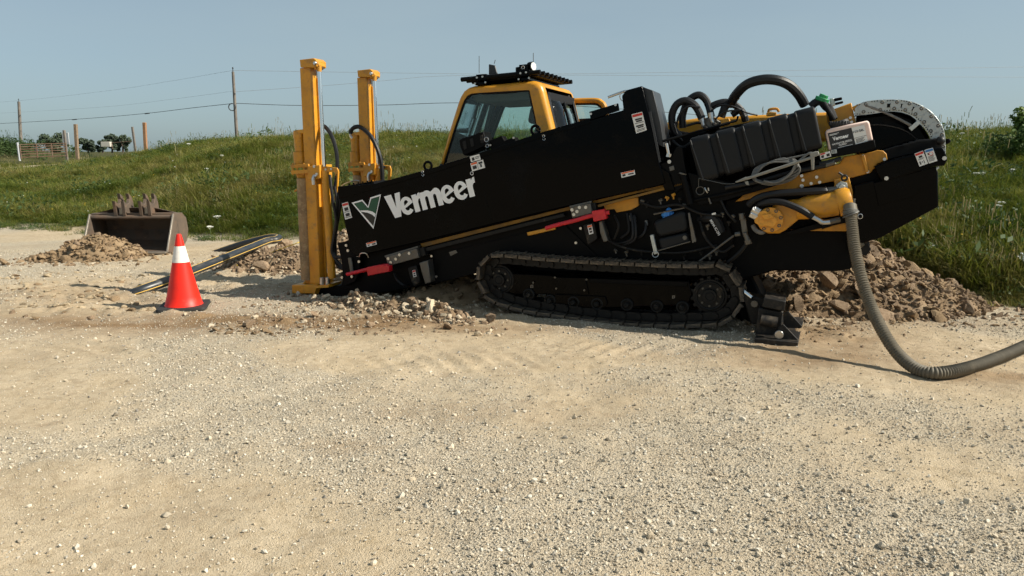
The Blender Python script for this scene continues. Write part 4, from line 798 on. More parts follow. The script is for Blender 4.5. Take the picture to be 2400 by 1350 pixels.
MB().tube(smoothpath([l(1801, 268, .75), l(1803, 257, .75), l(1820, 255, .75), l(1826, 262, .75)], 4), .012, 8).build('grab_handle', 'yellowdirty', R)
MB().px([(1796, 264), (1806, 262), (1820, 263), (1818, 270), (1796, 272)], .72, .1).build('handle_base', 'yellow', R, bevel=.005)
# --- rear: posts, chain, dome, arm, boxes
def z4(pts): return [(1700 + x / 3.552, 180 + y / 3.552) for x, y in pts]
post = MB().px(z4([(845, 290), (1050, 214), (1085, 372), (1080, 400), (900, 430), (860, 380)]), .42, .25).build('rear_post', 'yellow', R, bevel=.008)
MB().px(z4([(1055, 250), (1145, 212), (1178, 225), (1180, 258), (1150, 265), (1075, 292)]), .36, .04).build('chain_bracket', 'yellow', post, bevel=.004)
bolts([(2026, 242), (2027, 250), (1993, 276), (1996, 286)], .36, post, .012)
MB().px(z4([(870, 180), (905, 178), (920, 235), (880, 250)]), .45, .1).build('manifold', 'zinc', post, bevel=.005)
for q in ([(905, 180), (970, 168), (974, 190), (910, 205)], [(915, 215), (980, 200), (984, 218), (920, 235)]): MB().px(z4(q), .44, .05).build('sensor', 'matt', post, bevel=.006)
# energy chain of zinc links
OUTC = smoothpath([l(*p, .34) for p in z4([(1080, 262), (1140, 212), (1235, 194), (1330, 188), (1420, 188), (1500, 194), (1575, 212), (1650, 246), (1715, 292), (1765, 345), (1800, 400), (1822, 455), (1832, 520), (1834, 600), (1834, 660)])], 6)
INC = smoothpath([l(*p, .34) for p in z4([(1075, 315), (1110, 320), (1200, 310), (1300, 297), (1380, 288), (1445, 290), (1505, 305), (1560, 330), (1610, 375), (1655, 425), (1690, 480), (1712, 530), (1725, 580), (1735, 640), (1738, 700)])], 6)
chain = None; NLK = 10; per = (len(OUTC) - 1) / NLK
def ipt(P, t): i = min(len(P) - 2, int(t)); return P[i].lerp(P[i + 1], t - i)
for k in range(NLK):
    t0, t1 = k * per, (k + 1) * per; up_ = [ipt(OUTC, t0 + (t1 - t0) * j / 3) for j in range(4)]; dn = [ipt(INC, t0 + (t1 - t0) * j / 3) for j in range(4)][::-1]
    lp_ = [tuple(p) for p in up_ + dn]; off = .006 * (k % 2)
    m_ = MB().hull([(p[0], p[1] - off, p[2]) for p in lp_], [(p[0], p[1] - off + .012, p[2]) for p in lp_])
    if chain is None: chain = m_.build('cable_chain', 'zinc', R, bevel=.003); lk = chain
    else: lk = m_.build('chain_link', 'zinc', chain, bevel=.003)
    mid = (ipt(OUTC, t0) + ipt(INC, t0)) / 2; hw = (ipt(OUTC, t0) - ipt(INC, t0)).length / 2
    if k: 
        MB().disc((mid[0], .326, mid[2]), (0, 1, 0), hw * .80, .006, 28).build('link_disc', 'zincdark', chain)
        for sg in (-1, 1):
            pp = mid + (ipt(OUTC, t0) - ipt(INC, t0)) * .28 * sg; b = MB(); b.torus((pp[0], .321, pp[2]), (0, 1, 0), .011, .005, 12, 6); b.build('rivet', 'darksteel', chain)
    ce = (ipt(OUTC, (t0 + t1) / 2) + ipt(INC, (t0 + t1) / 2)) / 2; dv = (ipt(INC, t1) - ipt(INC, t0)).normalized()
    if k > 0 and k % 2 == 0 or k in (3, 7):
        MB().bar(ce - dv * .024 + Vector((0, -.012, 0)), ce + dv * .024 + Vector((0, -.012, 0)), .004, .03).build('link_slot', 'matt', chain, bevel=.004)
    for sg in (.40, -.40):
        for q in (-.02, 0, .02):
            pp = ce + (ipt(OUTC, (t0 + t1) / 2) - ipt(INC, (t0 + t1) / 2)) * sg + dv * q; MB().disc((pp[0], .334 - off, pp[2]), (0, 1, 0), .005, .006, 6).build('link_hole', 'matt', chain)
# carrier body behind the side plates
bd = MB(); lo = [tuple(p) for p in OUTC[2:]] + [tuple(p) for p in INC[2:]][::-1]
n_ = len(OUTC) - 2
A = [(p[0], .37, p[2]) for p in OUTC[2:]]; Bq = [(p[0], .62, p[2]) for p in OUTC[2:]]; Cc = [(p[0], .37, p[2]) for p in INC[2:]]; D = [(p[0], .62, p[2]) for p in INC[2:]]
bd.add(A + Bq + Cc + D, [(i, i + 1, n_ + i + 1, n_ + i) for i in range(n_ - 1)] + [(2 * n_ + i, 3 * n_ + i, 3 * n_ + i + 1, 2 * n_ + i + 1) for i in range(n_ - 1)])
bd.build('chain_body', 'matt', chain)
MB().px(z4([(1090, 320), (1200, 312), (1380, 290), (1445, 292), (1560, 332), (1655, 428), (1712, 530), (1730, 640), (1300, 760), (1090, 640)]), .48, .5).build('rear_dome', 'black', R, bevel=.03)
t_ = MB(); t_.tube(smoothpath([l(*p, .33) for p in z4([(1165, 240), (1260, 270), (1380, 320), (1470, 365), (1545, 405)])], 5), .011, 8); t_.build('gas_strut', 'greyhose', R)
MB().px(z4([(1525, 425), (1605, 360), (1628, 385), (1552, 452)]), .32, .015).build('strut_plate', 'zinc', R, bevel=.003)
MB().tube(smoothpath([l(*p, .46) for p in z4([(1090, 405), (1300, 400), (1480, 440), (1600, 520)])], 5), .006, 6).build('dome_seam', 'greyface', R)
MB().px(z4([(1840, 515), (1870, 515), (1880, 535), (1870, 550), (1838, 565)]), .4, .04).build('rear_lug', 'matt', R, bevel=.006)
bb = MB(); bb.ball(l(*z4([(1790, 532)])[0], .24), .036, 14, 10); bb.cyl(l(*z4([(1770, 560)])[0], .24), l(*z4([(1788, 540)])[0], .24), .012); bb.build('lever_knob', 'rubber', R)
bel = MB()
for k in range(15):
    a = z4([(1325 + 26 * k, 605 - 6.2 * k)])[0]; b = z4([(1350 + 24 * k, 690 - 6.2 * k)])[0]
    bel.bar(l(a[0], a[1] + (3 if k % 2 else 0), .30), l(*b, .30), .16 if k % 2 else .2, .02 if k % 2 else .03, (0, 1, 0))
bel.build('rubber_bellows', 'rubber', R, bevel=.006)
# yellow swing arm, dark lid with stickers, rear box
arm = MB().px(z4([(985, 664), (1210, 628), (1270, 610), (1315, 615), (1343, 642), (1350, 690), (1265, 725), (1210, 800), (1000, 855), (900, 870), (620, 925), (350, 990), (80, 1042), (150, 985), (280, 920), (560, 830), (800, 762), (955, 720)]), .24, .05).build('swing_arm', 'yellowdirty', R, bevel=.006)
bolts([(2023, 366), (2033, 402), (2073, 373), (1879, 412), (1882, 422), (1914, 415), (1921, 427), (1901, 430)], .238, arm, .014)
for q in ((1879, 436),): bolts([q], .238, arm, .017)
MB().px(z4([(1130, 655), (1160, 650), (1195, 790), (1170, 798)]), .22, .03).build('arm_rib', 'yellow', arm, bevel=.004)
lid = MB().px(z4([(1240, 745), (1340, 705), (1770, 592), (1810, 590), (1835, 640), (1852, 690), (1822, 742), (1760, 742), (1320, 872), (1290, 860)]), .13, .3).build('rear_lid', 'black', R, bevel=.01)
sticker(z4([(1575, 640), (1645, 614), (1688, 722), (1617, 748)]), .13, lid, 'stred', .16, [(.3, .28, .7, .42)] + tl(.15, .85, .46, .58, 2) + [(.15, .66, .3, .9), (.4, .72, .55, .78), (.65, .64, .72, .9)])
sticker(z4([(1657, 610), (1727, 590), (1766, 700), (1695, 722)]), .13, lid, 'stblue', .16, [(.2, .28, .35, .42)] + tl(.12, .88, .52, .92, 6))
mk = MB(); mk.torus(l(*z4([(1713, 640)])[0], .126), (0, 1, 0), .014, .002, 16, 5); mk.build('prohibition_ring', 'stred', lid)
bolts([l_ for l_ in z4([(1340, 845), (1823, 678)])], .128, lid, .017)
MB().px(z4([(1250, 890), (1330, 870), (1720, 762), (1772, 785), (1775, 1082), (1500, 1230), (1290, 1342), (1150, 1385), (1050, 1385), (1040, 1060), (1080, 900), (1240, 860)]), .16, .9).build('rear_box', 'black', R, bevel=.012)
MB().px(z4([(1235, 885), (1560, 800), (1755, 745), (1760, 790), (1560, 1000), (1275, 1072)]), .145, .03).build('rear_flap', 'black', R, bevel=.004)
MB().px(z4([(1745, 760), (1778, 742), (1782, 760), (1752, 785)]), .17, .05).build('hinge_tab', 'zinc', R, bevel=.002)
under = MB().px([(1700, 470), (1985, 400), (2000, 470), (2040, 575), (1992, 631), (1960, 636), (1815, 634), (1740, 655), (1700, 640), (1690, 560)], .34, 1.0).build('rear_underbody', 'matt', R, bevel=.01)
MB().px([(1985, 565), (2030, 560), (2042, 585), (2030, 600), (1990, 590)], .26, .2).build('tail_bracket', 'blackgrime', under, bevel=.006)
MB().px([(1996, 562), (2016, 560), (2027, 574), (2020, 580), (1996, 580)], .2, .04).build('tow_plate', 'darksteel', under, bevel=.004)
MB().px([(1852, 540), (1985, 522), (1985, 542), (1868, 541)], .22, .1).build('lower_yellow_plate', 'yellowdirty', R, bevel=.004)
MB().px([(1838, 545), (1980, 505), (1983, 522), (1850, 552)], .2, .08).build('lower_bar', 'matt', R, bevel=.004)
MB().px([(1985, 392), (2070, 372), (2075, 440), (1985, 455)], .27, .6).build('glare_cover_block', 'matt', R, bevel=.01)  # matt block added to hide the bright sky reflection on the rear box
# mud pump: body, nose, motor
pump = MB(); c0, c1, c2, c3 = l(1800, 512, .12), l(1865, 492, .12), l(1950, 478, .12), l(1993, 466, .12)
pump.tube([c1, l(1900, 485, .12), l(1930, 481, .12), l(1962, 475, .12)], .1, 20, rad=[.085, .105, .108, .108]); pump.tube([l(1962, 475, .12), l(1966, 474, .12), l(1985, 468, .12), l(1996, 465, .12)], .1, 20, rad=[.118, .122, .118, .09])
pm = pump.build('mud_pump', 'yellow', R, smooth=45)
MB().px(z4([(395, 1075), (470, 1042), (600, 1020), (760, 1000), (830, 1080), (640, 1165), (560, 1230), (505, 1275), (450, 1305), (350, 1308), (290, 1260)]), .09, .12).build('pump_housing', 'yellow', pm, bevel=.02)
MB().px([(1955, 422), (1990, 415), (1998, 445), (2000, 470), (1960, 470)], .16, .1).build('pump_bracket', 'yellow', pm, bevel=.006)
mt = MB(); mc = l(1805, 515, .06); mt.disc(mc, (0, 1, 0), .108, .05, 32); mo = mt.build('pump_motor', 'motor', pm, bevel=.004)
mt = MB(); mt.px(z4([(240, 1195), (285, 1125), (330, 1110), (360, 1135), (420, 1170), (438, 1200), (400, 1255), (330, 1240), (300, 1250), (245, 1215)]), 0, .05); mt.px(z4([(300, 1150), (380, 1140), (400, 1170), (330, 1200)]), -.02, .04); mt.build('valve_head', 'motor', mo, bevel=.005)
for k in range(8):
    a = k * math.pi / 4 + .25; MB().torus((mc[0] + .09 * math.cos(a), .033, mc[2] + .09 * math.sin(a)), (0, 1, 0), .011, .0045, 12, 5).build('bolt', 'darksteel', mo)
for (a, b, r) in ((((220, 1105)), ((280, 1135)), .028), (((205, 1140)), ((262, 1165)), .034), (((240, 1095)), ((290, 1120)), .02)):
    MB().cyl(l(*z4([a])[0], .02), l(*z4([b])[0], .03), r, n=6).build('pipe_union', 'steel', mo)
MB().disc(l(1973, 438, .14), (0, 1, 0), .05, .06, 6).build('pump_plug', 'zinc', pm, bevel=.003); MB().box(l(1973, 438, .10), (.04, .04, .04), Matrix.Rotation(.5, 3, 'Y')).build('plug_square', 'zinc', pm, bevel=.003)
t_ = MB(); t_.torus(l(1979, 417, .1), (0, 1, 0), .022, .009, 14, 6); t_.tube([l(1975, 411, .1), l(1966, 404, .1)], .01, 6); t_.build('cap_tether', 'rubber', pm)
hose([(1755, 480, .12), (1775, 465, .08), (1810, 455, .07), (1870, 450, .07), (1925, 447, .08), (1936, 446, .1)], .032, pm); MB().cyl(l(1934, 447, .1), l(1962, 442, .1), .026, .02, 10).build('hose_fitting', 'darksteel', pm)
hose([(1770, 490, .12), (1790, 476, .05), (1830, 474, .03), (1870, 488, .02), (1895, 502, .02), (1905, 509, .02)], .03, pm); MB().tube(smoothpath([l(1904, 508, .02), l(1920, 516, .02), l(1928, 521, .02), l(1945, 520, .03)], 4), .022, 8, rad=None).build('hose_fitting', 'steel', pm)
MB().cyl(l(1944, 520, .03), l(1968, 514, .05), .024, n=8).build('hose_fitting', 'darksteel', pm); MB().px([(1924, 524), (1948, 517), (1950, 530), (1926, 538)], .03, .02).build('handle', 'matt', pm, bevel=.004)
MB().cyl(l(2000, 465, .06), l(1996, 488, .06), .02, .024, 10).build('hose_fitting', 'darksteel', pm)
# valve gear by the pump
vg = MB(); vg.px([(1735, 515), (1748, 512), (1752, 545), (1740, 548)], .1, .06); vg.cyl(l(1740, 515, .1), l(1738, 500, .1), .026); vg.cyl(l(1722, 550, .1), l(1735, 548, .1), .022, n=6); vg.cyl(l(1745, 545, .1), l(1753, 565, .1), .024); vg.cyl(l(1752, 562, .1), l(1754, 572, .1), .032, n=8); vgo = vg.build('valve', 'darksteel', R, bevel=.003)
hose([(1750, 570, .12), (1735, 590, .12), (1710, 612, .14), (1690, 622, .2)], .018, vgo, 'blackgrime'); MB().tube([l(1720, 552, .1), l(1640, 612, .12)], .009, 6).build('control_rod', 'darksteel', vgo)
hose([(1764, 528, .06), (1772, 540, .05), (1785, 545, .06), (1792, 541, .08)], .02, pm, 'greyhose'); MB().tube(smoothpath([l(1690, 545, .2), l(1680, 520, .2), l(1666, 510, .2), l(1640, 515, .25)], 5), .05, 10).build('suction_hose', 'rubber', R)
MB().px([(1668, 500), (1677, 498), (1678, 502), (1669, 504)], .14, .01).build('tag', 'white', R)
# small fittings and lines over the dark middle of the machine
random.seed(77)
for (x, y, q) in ((1502, 470, 0), (1512, 478, 1), (1545, 470, 0), (1560, 462, 2), (1575, 458, 2), (1590, 466, 1), (1600, 480, 0), (1640, 500, 1), (1655, 530, 0), (1690, 500, 0), (1705, 520, 1), (1716, 505, 0), (1500, 590, 1), (1440, 585, 0), (1465, 592, 0), (1640, 590, 1), (1660, 600, 0), (1675, 590, 0), (1600, 600, 1)):
    f_ = MB(); a_ = random.uniform(-.6, .6); f_.cyl(l(x, y, .17), l(x + 8 * math.cos(a_), y + 8 * math.sin(a_), .16), .013, n=6); f_.cyl(l(x + 3, y + 1, .165), l(x + 4, y + 9, .165), .008, n=6); f_.build('fitting', ('darksteel', 'blackgrime', 'yellowdirty')[q], fr)
for d in ([(1500, 474, .16), (1540, 486, .12), (1590, 480, .13), (1640, 500, .15), (1690, 505, .15)], [(1420, 560, .18), (1460, 580, .12), (1520, 590, .12), (1600, 592, .13), (1680, 575, .15)], [(1640, 520, .17), (1655, 560, .12), (1690, 590, .12), (1720, 575, .14)], [(1690, 470, .16), (1705, 500, .12), (1725, 520, .12)], [(1440, 505, .18), (1450, 530, .13), (1440, 560, .15)]): hose(d, .011, fr, 'blackgrime')
# printed hose marking
def text(s, quad_o, quad_x, s_, hgt, parent, m='letter', off=.003, nm='lettering', bold=.02, align='LEFT', wid=None):
    me_ = TXT[s]
    o_ = np.array(l(*quad_o, s_)); x_ = np.array(l(*quad_x, s_)) - o_; tot = np.linalg.norm(x_); x_ /= tot; u_ = np.array([-x_[2], 0, x_[0]]); ww = max(v.co.x for v in me_.vertices) if align == 'LEFT' else 1
    k = (tot / ww) if align == 'LEFT' else hgt; kh = hgt / .7
    me_.transform(Matrix(((x_[0] * k, u_[0] * kh, 0, o_[0]), (0, 0, .6, s_ - off), (x_[2] * k, u_[2] * kh, 0, o_[2]), (0, 0, 0, 1)))); me_.materials.clear(); me_.materials.append(M[m]); return link(nm, me_, parent)
text('MSHA IC-293', (1663, 516), (1684, 552), .145, .022, R, off=.01, bold=.01)
# --- spray wand with its coiled grey hose (hangs on the rig)
random.seed(5)
coil = []
for k in range(5):
    a0 = .4 * k
    for j in range(24):
        a = a0 + 2 * math.pi * j / 24; coil.append((1819 + (48 + 2 * k) * math.cos(a) + 4 * math.sin(3 * a + k), 402 - (22 + 1.5 * k) * math.sin(a) - .22 * (48) * math.cos(a) + 3 * math.sin(2 * a + k), .05 + .008 * k))
pth = [l(*p) for p in coil] + [l(1900, 360, .05), l(1912, 356, .06)]
root = thing('spray_hose', 'coiled grey wash-down hose hanging below the ribbed black fuel tank', 'hose', OR, -YAW)
MB().tube(smoothpath(pth, 3), .0075, 7).build('hose_coil', 'greyhose', root)
MB().tube(smoothpath([l(1911, 362, .04), l(1895, 360, .04), l(1866, 385, .035), l(1850, 410, .035), l(1820, 428, .035), l(1790, 424, .045)], 6), .010, 8).build('hose_end', 'greyhose', root)
wand = thing('spray_wand', 'long grey spray lance with trigger lying across the coiled hose', 'spray lance', OR, -YAW)
MB().tube([l(1749, 419, .03), l(1906, 368, .03)], .013, 8).build('lance', 'wand', wand); MB().cyl(l(1724, 427, .03), l(1750, 418, .03), .007, .015, 8).build('nozzle', 'wand', wand)
MB().px([(1897, 358), (1918, 354), (1921, 364), (1909, 368), (1908, 398), (1902, 399), (1900, 370)], .02, .03).build('trigger_grip', 'wand', wand, bevel=.006); MB().px([(1745, 426), (1753, 424), (1756, 434), (1749, 433)], .025, .01).build('clip', 'wand', wand)
# --- antifreeze jug in its tray
tray = MB().px(z4([(885, 615), (1240, 522), (1255, 590), (1165, 620), (800, 692), (785, 650)]), .14, .3).build('jug_tray', 'matt', R, bevel=.006)
sticker(z4([(786, 640), (872, 618), (882, 662), (793, 688)]), .138, tray, 'stred', .25, [(.1, .4, .35, .85), (.6, .35, .9, .85)], split=.5); sticker(z4([(880, 612), (925, 602), (930, 634), (884, 642)]), .138, tray, None, 0, tl(.1, .9, .15, .9, 4), name='data_plate', body='zinc')
jug = thing('antifreeze_jug', 'pinkish white jug with a black printed label in the rear tray', 'jug', OR, -YAW)
MB().px(z4([(832, 462), (850, 440), (1010, 400), (1180, 365), (1196, 370), (1204, 395), (1232, 530), (880, 618), (862, 612)]), .16, .22).build('jug_body', 'jug', jug, bevel=.022, seg=4)
c = MB(); ca, cb = l(*z4([(955, 408)])[0], .27), l(*z4([(945, 368)])[0], .27); c.cyl(ca, cb, .078, .074, 20)
for k in range(20):
    a = k * math.pi / 10; c.box(((ca[0] + cb[0]) / 2 + .078 * math.cos(a), .27 + .078 * math.sin(a), (ca[2] + cb[2]) / 2), (.012, .012, .035))
c.build('jug_cap', 'cap', jug, bevel=.003); MB().px(z4([(870, 432), (1035, 395), (1030, 405), (875, 440)]), .2, .14).build('jug_shoulder', 'jug', jug, bevel=.008)
lbq = z4([(852, 470), (1050, 424), (1085, 565), (882, 612)]); lab = MB().px(lbq, .157, .0025).build('label', 'ink', jug, smooth=0)
wq = z4([(1050, 424), (1157, 400), (1188, 535), (1085, 565)]); wlab = MB().px(wq, .157, .0025).build('label_panel', 'white', jug, smooth=0)
k = MB()
for (u0, v0, u1, v1) in [(0, .62, 1, .64)] + tl(.1, .8, .70, .95, 5): k.px([Q(wq, u0, v0), Q(wq, u1, v0), Q(wq, u1, v1), Q(wq, u0, v1)], .1555, .001)
k.build('print', 'ink', wlab, smooth=0)
text('Vermeer', z4([(898, 532)])[0], z4([(1030, 500)])[0], .157, .030, lab, bold=.035); text('NAVIGATOR FREEZE', z4([(890, 572)])[0], z4([(1056, 532)])[0], .157, .014, lab, bold=.015); text('GUARD', z4([(946, 576)])[0], z4([(1010, 561)])[0], .157, .014, lab, bold=.015)
text('5 U.S. GAL.', z4([(1062, 470)])[0], z4([(1155, 448)])[0], .157, .018, wlab, 'ink', bold=.015)
k = MB()
for (u0, v0, u1, v1) in tl(.06, .45, .1, .2, 2) + [(.28, .93, .9, .95)]: k.px([Q(lbq, u0, v0), Q(lbq, u1, v0), Q(lbq, u1, v1), Q(lbq, u0, v1)], .1555, .001)
k.build('print', 'letter', lab, smooth=0)
hose([(1920, 385, .14), (1950, 378, .14), (1970, 372, .16)], .02); MB().cyl(l(1936, 386, .14), l(1956, 380, .14), .024, n=8).build('hose_fitting', 'darksteel', R); hose([(1700, 440, .14), (1780, 425, .12), (1850, 405, .12), (1935, 388, .14)], .02, R)
hose([(1625, 470, .15), (1700, 455, .13), (1760, 440, .12)], .014, R, 'matt')
# --- crawler tracks
TP = [(1165, 602), (1270, 610), (1375, 617), (1480, 622), (1567, 626), (1640, 627), (1690, 628), (1718, 655), (1735, 692), (1724, 728), (1688, 756), (1620, 762), (1515, 762), (1410, 754), (1305, 740), (1217, 725), (1150, 702), (1130, 675), (1122, 648), (1130, 620)]
pts = [Vector(l(x, y, 0)) for x, y in TP]; cl = []
for i in range(len(pts)):
    P4 = [pts[(i + k - 1) % len(pts)] for k in range(4)]
    for k in range(10):
        tq = k / 10; a, b, c, d = P4; cl.append(.5 * ((2 * b) + (c - a) * tq + (2 * a - 5 * b + 4 * c - d) * tq * tq + (3 * b - a - 3 * c + d) * tq ** 3))
seglen = [(cl[(i + 1) % len(cl)] - cl[i]).length for i in range(len(cl))]; tot = sum(seglen); NS = int(round(tot / .142))
def along(d):
    d %= tot; i = 0
    while d > seglen[i]: d -= seglen[i]; i += 1
    a, b = cl[i], cl[(i + 1) % len(cl)]; return a.lerp(b, d / seglen[i]), (b - a).normalized()
cen = sum(cl, Vector()) / len(cl)
shoe = MB(); pw = tot / NS; WID = .42
shoe.box((0, WID / 2, .004), (pw * .90, WID, .034)); shoe.box((-pw * .40, WID / 2, .024), (.016, WID, .016)); shoe.box((pw * .05, WID / 2, .022), (.014, WID * .96, .010))
smesh = shoe.mesh('track_shoe'); smesh.materials.append(M['shoe'])
linkm = MB(); linkm.prism([(-.09, -.075), (-.05, -.09), (.05, -.09), (.09, -.07), (.08, -.02), (-.08, -.012)], .12, .155); linkm.prism([(-.09, -.075), (-.05, -.09), (.05, -.09), (.09, -.07), (.08, -.02), (-.08, -.012)], .27, .305); linkm.cyl((-.05, .10, -.055), (-.05, .33, -.055), .028, n=10)
lmesh = linkm.mesh('track_link'); lmesh.materials.append(M['blackgrime'])
tf = MB(); tf.px([(1185, 640), (1290, 645), (1300, 648), (1615, 658), (1622, 690), (1612, 715), (1420, 722), (1300, 718), (1290, 690), (1190, 690), (1170, 665)], .16, .14); track = tf.build('track', 'black', R, bevel=.008)
MB().px([(1300, 690), (1418, 695), (1424, 712), (1415, 722), (1310, 718), (1299, 708)], .14, .02).build('frame_cover', 'black', track, bevel=.004)
MB().px([(1300, 650), (1372, 652), (1380, 690), (1302, 688)], .145, .02).build('frame_cover', 'black', track, bevel=.003); MB().px([(1380, 653), (1612, 660), (1610, 672), (1382, 662)], .145, .02).build('frame_rib', 'matt', track, bevel=.004)
bolts([(1301, 650), (1375, 655), (1304, 676), (1370, 680), (1250, 662), (1170, 661)], .143, track, .010, 'darksteel')
for (x, y) in ((1243, 668), (1575, 693)): sticker([(x, y), (x + 7, y - 1), (x + 7, y + 6), (x, y + 7)], .158, track, None, 0, [(.3, .3, .7, .8)], name='hook_mark', body='darksteel')
def wheel(px, py, r, nm, teeth=0, w=.1):
    c = l(px, py, .16); m_ = MB(); m_.disc((c[0], .20, c[2]), (0, 1, 0), r, w, 28); m_.torus((c[0], .148, c[2]), (0, 1, 0), r * .8, .014, 28, 6); m_.disc((c[0], .14, c[2]), (0, 1, 0), r * .42, .06, 18); m_.torus((c[0], .11, c[2]), (0, 1, 0), r * .24, .008, 18, 6)
    for k in range(teeth):
        a = 2 * math.pi * k / teeth; m_.box((c[0] + r * math.cos(a), .2, c[2] + r * math.sin(a)), (.05, .06, .035), Matrix.Rotation(-a, 3, 'Y'))
    w_ = m_.build(nm, 'blackgrime', track, bevel=.003)
    for k in range(8 if r > .12 else 0):
        a = k * math.pi / 4; MB().disc((c[0] + r * .6 * math.cos(a), .145, c[2] + r * .6 * math.sin(a)), (0, 1, 0), .010, .02, 6).build('bolt', 'darksteel', w_)
wheel(1664, 693, .155, 'drive_sprocket', 15); wheel(1172, 655, .15, 'idler_wheel')
for (x, y) in ((1240, 690), (1290, 704), (1470, 714), (1540, 718), (1600, 720), (1400, 712), (1345, 708)): wheel(x, y, .062, 'track_roller')
for i in range(NS):
    p, tv = along(i * pw); up2 = Vector((-tv.z, 0, tv.x))
    if up2.dot(p - cen) < 0: up2 = -up2; 
    Rm = Matrix((tv, Vector((0, 1, 0)), up2)).transposed()
    if Rm.determinant() < 0: Rm = Matrix((-tv, Vector((0, 1, 0)), up2)).transposed()
    q = Rm.to_euler()
    o = bpy.data.objects.new('track_shoe', smesh); COL.objects.link(o); o.parent = track; o.location = p + up2 * .006; o.rotation_euler = q
    o2 = bpy.data.objects.new('track_link', lmesh); COL.objects.link(o2); o2.parent = track; o2.location = p; o2.rotation_euler = q
ft = MB(); oc = [(p.x, p.z) for p in cl[::5]]; ft.prism(oc, 1.36, 1.78); ft.build('far_track', 'blackgrime', R, bevel=.02)
MB().px([(1150, 640), (1640, 640), (1690, 600), (1690, 560), (1150, 600)], .45, .9).build('undercarriage', 'matt', R, bevel=.02)
MB().px([(1730, 640), (1760, 640), (1790, 700), (1800, 780), (1740, 770), (1720, 700)], .5, .5).build('rear_leg_frame', 'matt', R, bevel=.02)
# rear stabiliser foot and ram
MB().cyl(l(1738, 678, .05), l(1764, 698, -.02), .022, n=12).build('stabiliser_ram', 'chrome', R)
sf = MB(); sf.px([(1791, 697), (1842, 706), (1838, 730), (1786, 720)], -.2, .3); sfo = sf.build('stabiliser', 'footsteel', R, bevel=.008)
MB().px([(1778, 722), (1836, 731), (1830, 778), (1826, 796), (1770, 786)], -.14, .2).build('stabiliser_leg', 'footsteel', sfo, bevel=.008)
MB().px([(1740, 690), (1792, 700), (1788, 760), (1760, 760)], .0, .2).build('stabiliser_arm', 'blackgrime', sfo, bevel=.01)
MB().cyl(l(1783, 750, -.22), l(1822, 757, -.22), .05, n=18).build('pivot_tube', 'footsteel', sfo)
pa, pb, pc_, pd_ = gnd(1768, 797, .03), gnd(1870, 806, .03), gnd(1884, 746, .03), gnd(1790, 742, .03)
lw = lambda w: tuple(float(v) for v in ((w - OR) @ UX, (w - OR) @ WX, w[2] - OR[2]))
q4 = [lw(v) for v in (pa, pb, pc_, pd_)]; pdo = MB().hull([(v[0], v[1], v[2] - .03) for v in q4], [(v[0], v[1], v[2] + .012) for v in q4]).build('foot_pad', 'footsteel', sfo, bevel=.004)
for s_ in (-.26, -.04):
    MB().px([(1824, 768), (1836, 760), (1872, 798), (1870, 803), (1822, 800)] if s_ < -.1 else [(1836, 735), (1848, 730), (1880, 765), (1876, 770), (1836, 768)], s_, .02).build('gusset', 'footsteel', sfo, bevel=.003)
MB().disc(l(1826, 784, -.27), (0, 1, 0), .036, .03, 18).build('pad_pin', 'steel', sfo, bevel=.003); bolts([(1768, 712)], -.02, sfo, .03, 'darksteel')
